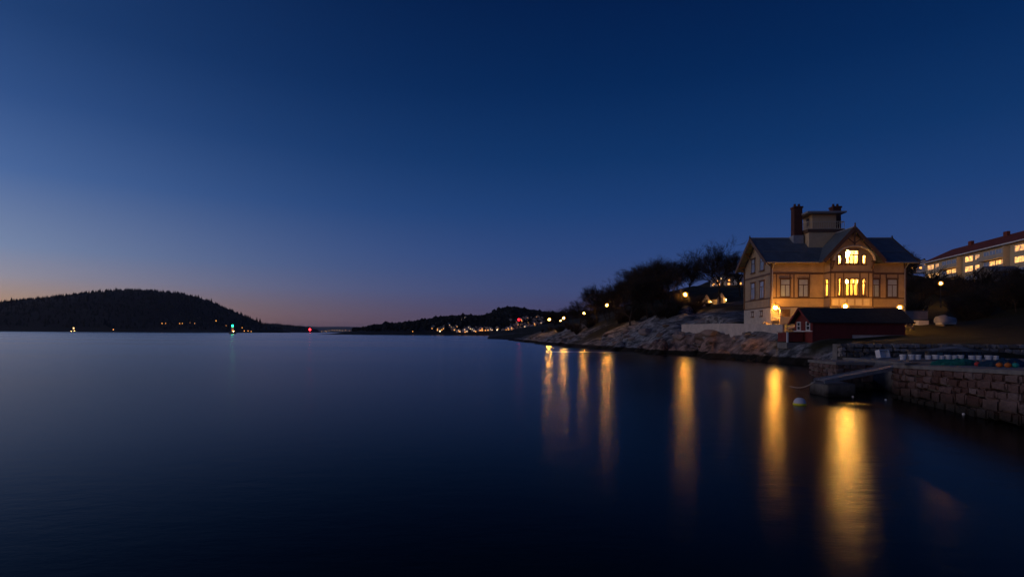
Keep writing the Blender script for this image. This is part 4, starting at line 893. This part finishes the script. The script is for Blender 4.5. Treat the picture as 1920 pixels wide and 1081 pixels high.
for i, (px, py) in enumerate(nb):
    q = hit(px, py, 150, 295) or P(px, py, 285)
    gz = ground(q.x, min(q.y, 295)); put_house(i % 4, (q.x, q.y, gz - .3), .62 if i < 5 else .7, 'on the hill behind the bare trees' if i < 5 else 'on the slope left of the apartment block', 'houses on the hill behind the villa', rh.uniform(-.5, .5))
# two cottages left of the villa, each gable lit by an added lamp
for px, py, lb in ((1325, 576, 'small pale cottage gable lit by an added lamp near the globe lamp'), (1353, 574, 'small pale cottage lit by an added lamp under the bare trees')):
    q = P(px, py, 112); gz = ground(q.x, q.y); e = empty('garden_cottage', (q.x, q.y, gz), R(20), lb, 'cottage')
    MB().prism([(-1.1, -.5), (1.1, -.5), (1.1, 1.0), (0, 2.3), (-1.1, 1.0)], 'y', 0, 2.4).build('wall', M['cream'], e)
    for s in (-1, 1): MB().hexa([(0, -.05, 2.35), (0, 2.6, 2.35), (s * 1.4, 2.6, .8), (s * 1.4, -.05, .8)], [(0, -.05, 2.45), (0, 2.6, 2.45), (s * 1.4, 2.6, .9), (s * 1.4, -.05, .9)]).build('roof', M['felt'], e)
    MB().box(-.35, -.05, -.2, .35, -.004, 1.2).build('door', M['wood'], e)
    MB().ball((.75, -.5, .75), .06, 8).build('gable_fill_lamp', M['lampfar'], e)  # added light source in front of the gable, not fixed to the wall

# ------------------------------------------------------------------ navigation lights and far lamps
p = P(436, 625.2, 640); e = empty('harbour_beacon', (p.x, p.y, 0), 0, 'beacon tower standing in the water with a bright green light', 'beacon')
MB().lathe((0, 0, -2), [(4.2, 0), (4.0, 4.2), (3.2, 4.4)], 16).build('base', M['concrete'], e)
MB().lathe((0, 0, 2.4), [(1.6, 0), (1.2, 6.0), (1.7, 6.2), (1.7, 6.5)], 14).build('tower', M['white'], e)
MB().lathe((0, 0, 3.6), [(1.55, 0), (1.42, 1.6)], 14).build('band', M['orange'], e)
MB().ball((0, 0, 9.9), 1.1, 12).build('lantern', emit('beacon_green', (.005, 1.0, .30), 14), e, smooth=True); MB().lathe((0, 0, 11.0), [(1.1, 0), (.1, .8)], 10).build('cap', M['iron'], e)
MB().ball((2.6, -2.4, 2.9), .2, 8).build('floodlight', M['lampfar'], e)
p = P(138, 620, 1440); e = empty('lighthouse', (p.x, p.y, 0), 0, 'tiny floodlit white lighthouse at the foot of the island hill', 'lighthouse')
MB().lathe((0, 0, -2), [(7, 0), (6, 3.5)], 10).build('base', M['concrete'], e); MB().lathe((0, 0, 1.4), [(2, 0), (1.5, 7), (1.9, 7.2)], 12).build('tower', M['white'], e)
MB().ball((0, 0, 9.4), 1.1, 10).build('lantern', emit('lighthouse_lamp', (1, .62, .2), 12), e)
for s in (-1, 1): MB().ball((s * 4.4, -2.5, 2.2), .35, 8).build('floodlight', emit('flood_lamp', (1, .45, .1), 60), e)
def nav(px, py, Y, r, m, label, gr=None, gz=0.0):
    q = P(px, py, Y); e = empty('light_mast', (q.x, q.y, gz), 0, label, 'beacon', gr)
    MB().tube([(0, 0, -1), (0, 0, q.z - gz)], r * .5, 6).build('mast', M['iron'], e); MB().ball((0, 0, q.z - gz), r, 8).build('lantern', m, e); return e
RL = emit('nav_red', (1.0, .004, .008), 6); GL = emit('nav_green', (.03, 1.0, .5), 6); WL = emit('nav_white', (1, .75, .45), 2.5); OL2 = emit('distant_lamp', (1.0, .5, .15), 1.6); WL2 = emit('distant_lamp_pale', (1, .85, .6), 1.6); OL = emit('town_lamp', (1.0, .34, .045), 3.0)
nav(581, 617.5, 2560, 5.5, emit('beacon_red', (1.0, .015, .02), 14), 'strong red beacon light at the end of the low ridge')
nav(754, 611.5, 1000, 1.0, RL, 'red mast light on the tip of the peninsula hill', None, 10)
nav(973, 599, 620, 1.5, RL, 'red mast light above the dense town houses', None, 0)
for px, py, m, c_ in ((591, 621.5, GL, 'green'), (673, 622, RL, 'red'), (689, 622, RL, 'red'), (706, 620.5, GL, 'green'), (725, 618.5, GL, 'green'), (716, 620, WL, 'pale')):
    nav(px, py, 4600, 3.6, m, f'small {c_} channel light far out between the islands', f'{c_} channel lights')
fl = [(596, 620.5), (603, 621), (610, 620), (617, 619.5), (623, 618.6), (627, 619), (632, 618.5), (637, 619), (642, 619.5), (648, 618.8), (655, 619.8), (660, 620), (665, 619.5), (612, 621.5)]
for px, py in fl: nav(px, py, 8800, 5, OL2 if rh.random() < .7 else WL2, 'tiny street light of the distant town below the far hill', 'lights of the distant town')
# lamps on the far shores
for px, py, r in ((825, 620.5, 1.5), (861, 621, 1.0), (872, 622, 1.0), (892, 621, 1.0), (902, 618.5, .8), (910, 619, .9), (932, 618, 1.3), (774, 621, .7), (844, 599.5, .8), (872, 595.5, .8), (865, 599, .7), (810, 615.5, .8), (966, 610, .9), (982, 612.5, 1.0), (1000, 612, 1.2), (971, 605, .8), (1011, 597.5, .9), (996, 595, .7), (963, 617, .9), (985, 600.5, .8), (1003, 604, .9)):
    q = hit_hill(pen, px, py + 4, 640, 1050) or P(px, py, 645); z = P(px, py, q.y).z; g0 = min(float(pen(np.array(q.x), np.array(q.y))), z - 3)
    e = empty('town_lamp', (q.x, q.y, g0), 0, 'lit street lamp among the houses of the far peninsula town', 'street lamp', 'street lamps of the far town')
    MB().tube([(0, 0, -.5), (0, 0, z - g0)], .1, 5).build('post', M['iron'], e); MB().ball((0, 0, z - g0), r * .62, 8).build('globe', OL if rh.random() < .8 else WL, e)
for px, py, r in ((214, 617.5, 1.6), (305, 606, 1.5), (312, 606, 1.2), (338, 606, 1.4), (343, 606, 1.4), (358, 605, 1.2), (406, 601, 1.8), (425, 610, 1.0), (455, 614, 1.6), (459, 620, 1.4), (466, 620, 1.3), (472, 621, 1.3), (366, 606, 1.2)):
    q = hit_hill(isl, px, py + 3, 1452, 2000) or P(px, py, 1452); z = P(px, py, q.y).z; g0 = min(float(isl(np.array(q.x), np.array(q.y))), z - 4)
    e = empty('island_lamp', (q.x, q.y - 3, g0), 0, 'lit lamp on a post at a farm on the dark island', 'street lamp', 'lamps on the dark island')
    MB().tube([(0, 0, -1), (0, 0, z - g0)], .2, 5).build('post', M['iron'], e); MB().ball((0, 0, z - g0), r * .75, 8).build('globe', OL, e)

q = P(968, 631.5, 400); e = empty('moored_boat', (q.x, q.y, 0), R(6), 'white motor boat moored in the bay off the headland tip', 'boat')
MB().hexa([(-3.6, -1, -.3), (3.2, -1, -.3), (3.2, 1, -.3), (-3.6, 1, -.3)], [(-4, -1.4, 1.0), (5, -.3, 1.3), (5, .3, 1.3), (-4, 1.4, 1.0)]).build('hull', M['white'], e); MB().hexa([(-1.5, -.9, 1.1), (2, -.8, 1.2), (2, .8, 1.2), (-1.5, .9, 1.1)], [(-1.3, -.8, 2.3), (1, -.7, 2.3), (1, .7, 2.3), (-1.3, .8, 2.3)]).build('cabin', M['white'], e); MB().box(-1, -.93, 1.5, .9, -.86, 2.0).build('cabin_window', M['pane_dark'], e)

# ------------------------------------------------------------------ bare trees
def tree_proto(seed, height=12.0, spread=.55, dens=1.0, fork=.28, tw0=.015):
    rg = random.Random(seed); tr = MB(); tw = MB()
    def grow(p, d, ln, r, lv):
        nseg = 5 if lv < 2 else 4 if lv < 4 else 3; pts = [p]; rad = [r]; q = p.copy(); dd = d.copy()
        for i in range(nseg):
            dd = (dd + Vector((rg.gauss(0, .12), rg.gauss(0, .12), rg.gauss(.07 if lv else .02, .08)))).normalized(); q = q + dd * ln / nseg
            pts.append(q.copy()); rad.append(max(r * (1 - .62 * (i + 1) / nseg), tw0 * .85))
        (tr if lv < 2 else tw).tube(pts, rad, 7 if lv == 0 else 5 if lv == 1 else 3, cap=False)
        if lv >= 4: return
        nc = [13, 8, 7, 6][lv]; nc = max(2, int(nc * dens + rg.random()))
        for k in range(nc):
            f_ = rg.uniform(fork if lv == 0 else .2, 1.0); i = min(int(f_ * nseg), nseg - 1); t_ = f_ * nseg - i
            b_ = pts[i].lerp(pts[i + 1], t_); pd = (pts[i + 1] - pts[i]).normalized()
            a = rg.uniform(0, 6.283); s = Vector((math.cos(a), math.sin(a), .0)); s = (s - pd * s.dot(pd)).normalized()
            an = rg.uniform(.3, 1.0) * (1.1 if lv == 0 else 1); nd = (pd * math.cos(an) + s * math.sin(an)).normalized()
            nl = ln * rg.uniform(.5, .8) * ((1 - .2 * f_) * (1.05 if lv >= 2 else 1) if lv else (1.05 - .5 * abs(f_ - .45))) * (spread / .55 if lv == 0 else 1)
            grow(b_, nd, nl, max(rad[i] * rg.uniform(.52, .7), tw0), lv + 1)
    grow(Vector((0, 0, -.3)), Vector((0, 0, 1)), height * .72, height * .022, 0)
    e = empty('bare_tree', (0, 0, 0)); tr.build('trunk', M['bark'], e); 
    m_ = bpy.data.meshes.new('crown'); m_.from_pydata(tw.v, [], tw.f); m_.materials.append(M['twig']); o = bpy.data.objects.new('crown', m_); COL.objects.link(o); o.parent = e
    zmax = max(v[2] for v in tw.v); return e, zmax
TP = [tree_proto(1), tree_proto(5, 12, .62, 1.05, .42, .019), tree_proto(9, 12, .5, 1.0, .22), tree_proto(14, 12, .62, 1.0, .15)]
t_used = [0] * 4
rt = random.Random(4)
def put_tree(k, x, y, ztop, label, gr):
    gz = ground(x, y); e0, zm = TP[k]; e = e0 if not t_used[k] else copy_tree(e0); t_used[k] = 1
    s = max((ztop - gz) / zm * 1.07, .12); e.location = (x, y, gz); sx_ = s * rt.uniform(.95, 1.2); e.scale = (sx_, sx_, s); e.rotation_euler.z = rt.uniform(0, 6.28); tag(e, label, 'tree', gr)
put_tree(1, *P(1349, 575, 112).xy, P(1349, 452, 112).z, 'tall round crowned bare tree standing clear beside the villa gable', None)
put_tree(2, *P(1388, 575, 122).xy, P(1388, 474, 122).z, 'bare tree close behind the left gable of the villa', None)
row = [(1300, 463, 118), (1283, 469, 126), (1262, 472, 114), (1243, 481, 122), (1226, 484, 112), (1208, 490, 120), (1190, 502, 110), (1172, 514, 116), (1153, 528, 118), (1137, 532, 124), (1120, 537, 130), (1103, 556, 136), (1088, 563, 140), (1316, 472, 132), (1272, 478, 138), (1232, 490, 142), (1198, 500, 135), (1160, 520, 140), (1330, 490, 140), (1292, 486, 108), (1250, 500, 106), (1215, 512, 104), (1182, 525, 104), (1145, 545, 112)] + [(1195 + 9.5 * k, 497 - 2.0 * k + (k % 3) * 4, 148 + (k * 7) % 22) for k in range(0, 11, 2)] + [(1100 + 11 * k, 565 - 4.6 * k + (k % 2) * 6, 120 + (k * 5) % 14) for k in range(0, 9, 2)]
for i, (px, py, Y) in enumerate(row):
    if (abs(px - 1285) < 26 and Y < 112) or (abs(px - 1138) < 24 and Y < 116) or (abs(px - 1095) < 18 and Y < 138): continue
    if px > 1288 or (i % 4 == 2 and px > 1185): continue
    q = P(px, py, Y); put_tree(i % 4, q.x, q.y, q.z, 'bare winter tree in the dense dark grove above the shore rocks', 'trees of the dark grove')
for px, py, Y in ((1065, 571, 210), (1040, 578, 230), (1033, 580, 215), (1075, 575, 190)):
    q = P(px, py, Y); put_tree(rt.randrange(4), q.x, q.y, q.z, 'small bare tree near the tip of the headland by the shore lamps', 'trees at the headland tip')
for px, py, Y in ((1697, 462, 112), (1712, 470, 120), (1685, 470, 125)):
    q = P(px, py, Y); put_tree(rt.randrange(4), q.x, q.y, q.z, 'bare tree showing behind the right end of the villa roof', 'trees behind the villa roof')
q = P(1270, 541, 97); put_tree(3, q.x, q.y, q.z, 'low pale forked tree lit by the globe lamp above the grey rock', None)
for px, py, Y in ((1905, 520, 60), (1912, 500, 75), (1885, 535, 72), (1840, 545, 80), (1780, 555, 78), (1745, 560, 92), (1725, 545, 105), (1800, 528, 98), (1770, 545, 88), (1825, 520, 108), (1890, 505, 100), (1855, 555, 70)):
    q = P(px, py, Y); put_tree(rt.randrange(4), q.x, q.y, q.z, 'bare tangled tree on the dark slope below the apartment block', 'trees on the dark slope')
# shrubs
def shrub_proto(seed):
    rg = random.Random(seed); mb = MB()
    for k in range(46):
        a = rg.uniform(0, 6.28); d = Vector((math.cos(a) * rg.uniform(.2, .9), math.sin(a) * rg.uniform(.2, .9), 1)).normalized(); p = Vector((rg.uniform(-.15, .15), rg.uniform(-.15, .15), -.1)); ln = rg.uniform(.8, 1.5)
        pts = [p + d * ln * t_ + Vector((rg.gauss(0, .05), rg.gauss(0, .05), 0)) for t_ in (0, .35, .7, 1)]; mb.tube(pts, [.03, .02, .014, .006], 3, cap=False)
        for _ in range(9):
            i = rg.randrange(1, 4); b_ = pts[i - 1].lerp(pts[i], rg.random()); d2 = (d + Vector((rg.gauss(0, .6), rg.gauss(0, .6), rg.gauss(0, .4)))).normalized() * rg.uniform(.2, .55)
            mb.tube([b_, b_ + d2 * .5 + Vector((rg.gauss(0, .03),) * 3), b_ + d2], [.012, .009, .005], 3, cap=False)
    m_ = bpy.data.meshes.new('bare_shrub'); m_.from_pydata(mb.v, [], mb.f); m_.materials.append(M['twig']); return m_
SP = [shrub_proto(k) for k in range(4)]
def put_shrub(px, py, y0, s, label, gr):
    if min(abs(px - 1285), abs(px - 1138), abs(px - 1095)) < 9: return
    q = hit(px, py, y0, 220)
    if q is None: return
    o = bpy.data.objects.new('bare_shrub', SP[rt.randrange(4)]); COL.objects.link(o); o.location = q; o.scale = (s * rt.uniform(1, 1.6), s * rt.uniform(1, 1.6), s * rt.uniform(.8, 1.3)); o.rotation_euler.z = rt.uniform(0, 6); tag(o, label, 'shrub', gr)
for k in range(46):
    put_shrub(rt.uniform(1700, 1918), rt.uniform(535, 602), 62, rt.uniform(1.0, 2.2), 'leafless shrub on the dark scrubby slope below the apartments', 'shrubs on the dark slope')
for k in range(40):
    px = rt.uniform(1085, 1330); put_shrub(px, 612 - (px - 1085) * .13 + rt.uniform(-6, 6), 84, rt.uniform(.8, 1.7), 'leafless shrub at the edge of the grove above the rocks', 'shrubs at the grove edge')
for k in range(14):
    px = rt.uniform(1000, 1090); put_shrub(px, rt.uniform(612, 628), 100, rt.uniform(.7, 1.4), 'leafless shrub on the low headland tip beside the path lamps', 'shrubs on the headland tip')

# ------------------------------------------------------------------ haze over the fjord
hm = bpy.data.materials.new('fjord_air'); hm.use_nodes = True; t = hm.node_tree; t.nodes.clear(); ho = t.nodes.new('ShaderNodeOutputMaterial'); pv = t.nodes.new('ShaderNodeVolumePrincipled')
pv.inputs['Color'].default_value = (.75, .82, .95, 1); pv.inputs['Density'].default_value = 3.5e-5; pv.inputs['Anisotropy'].default_value = .2
t.links.new(pv.outputs[0], ho.inputs['Volume'])
hz = MB().box(-30500, -320, -14, 30500, 45500, 260).build('haze', hm); tag(hz, kind='stuff'); hz['label'] = 'thin blue evening haze over the whole fjord'; hz['category'] = 'haze'
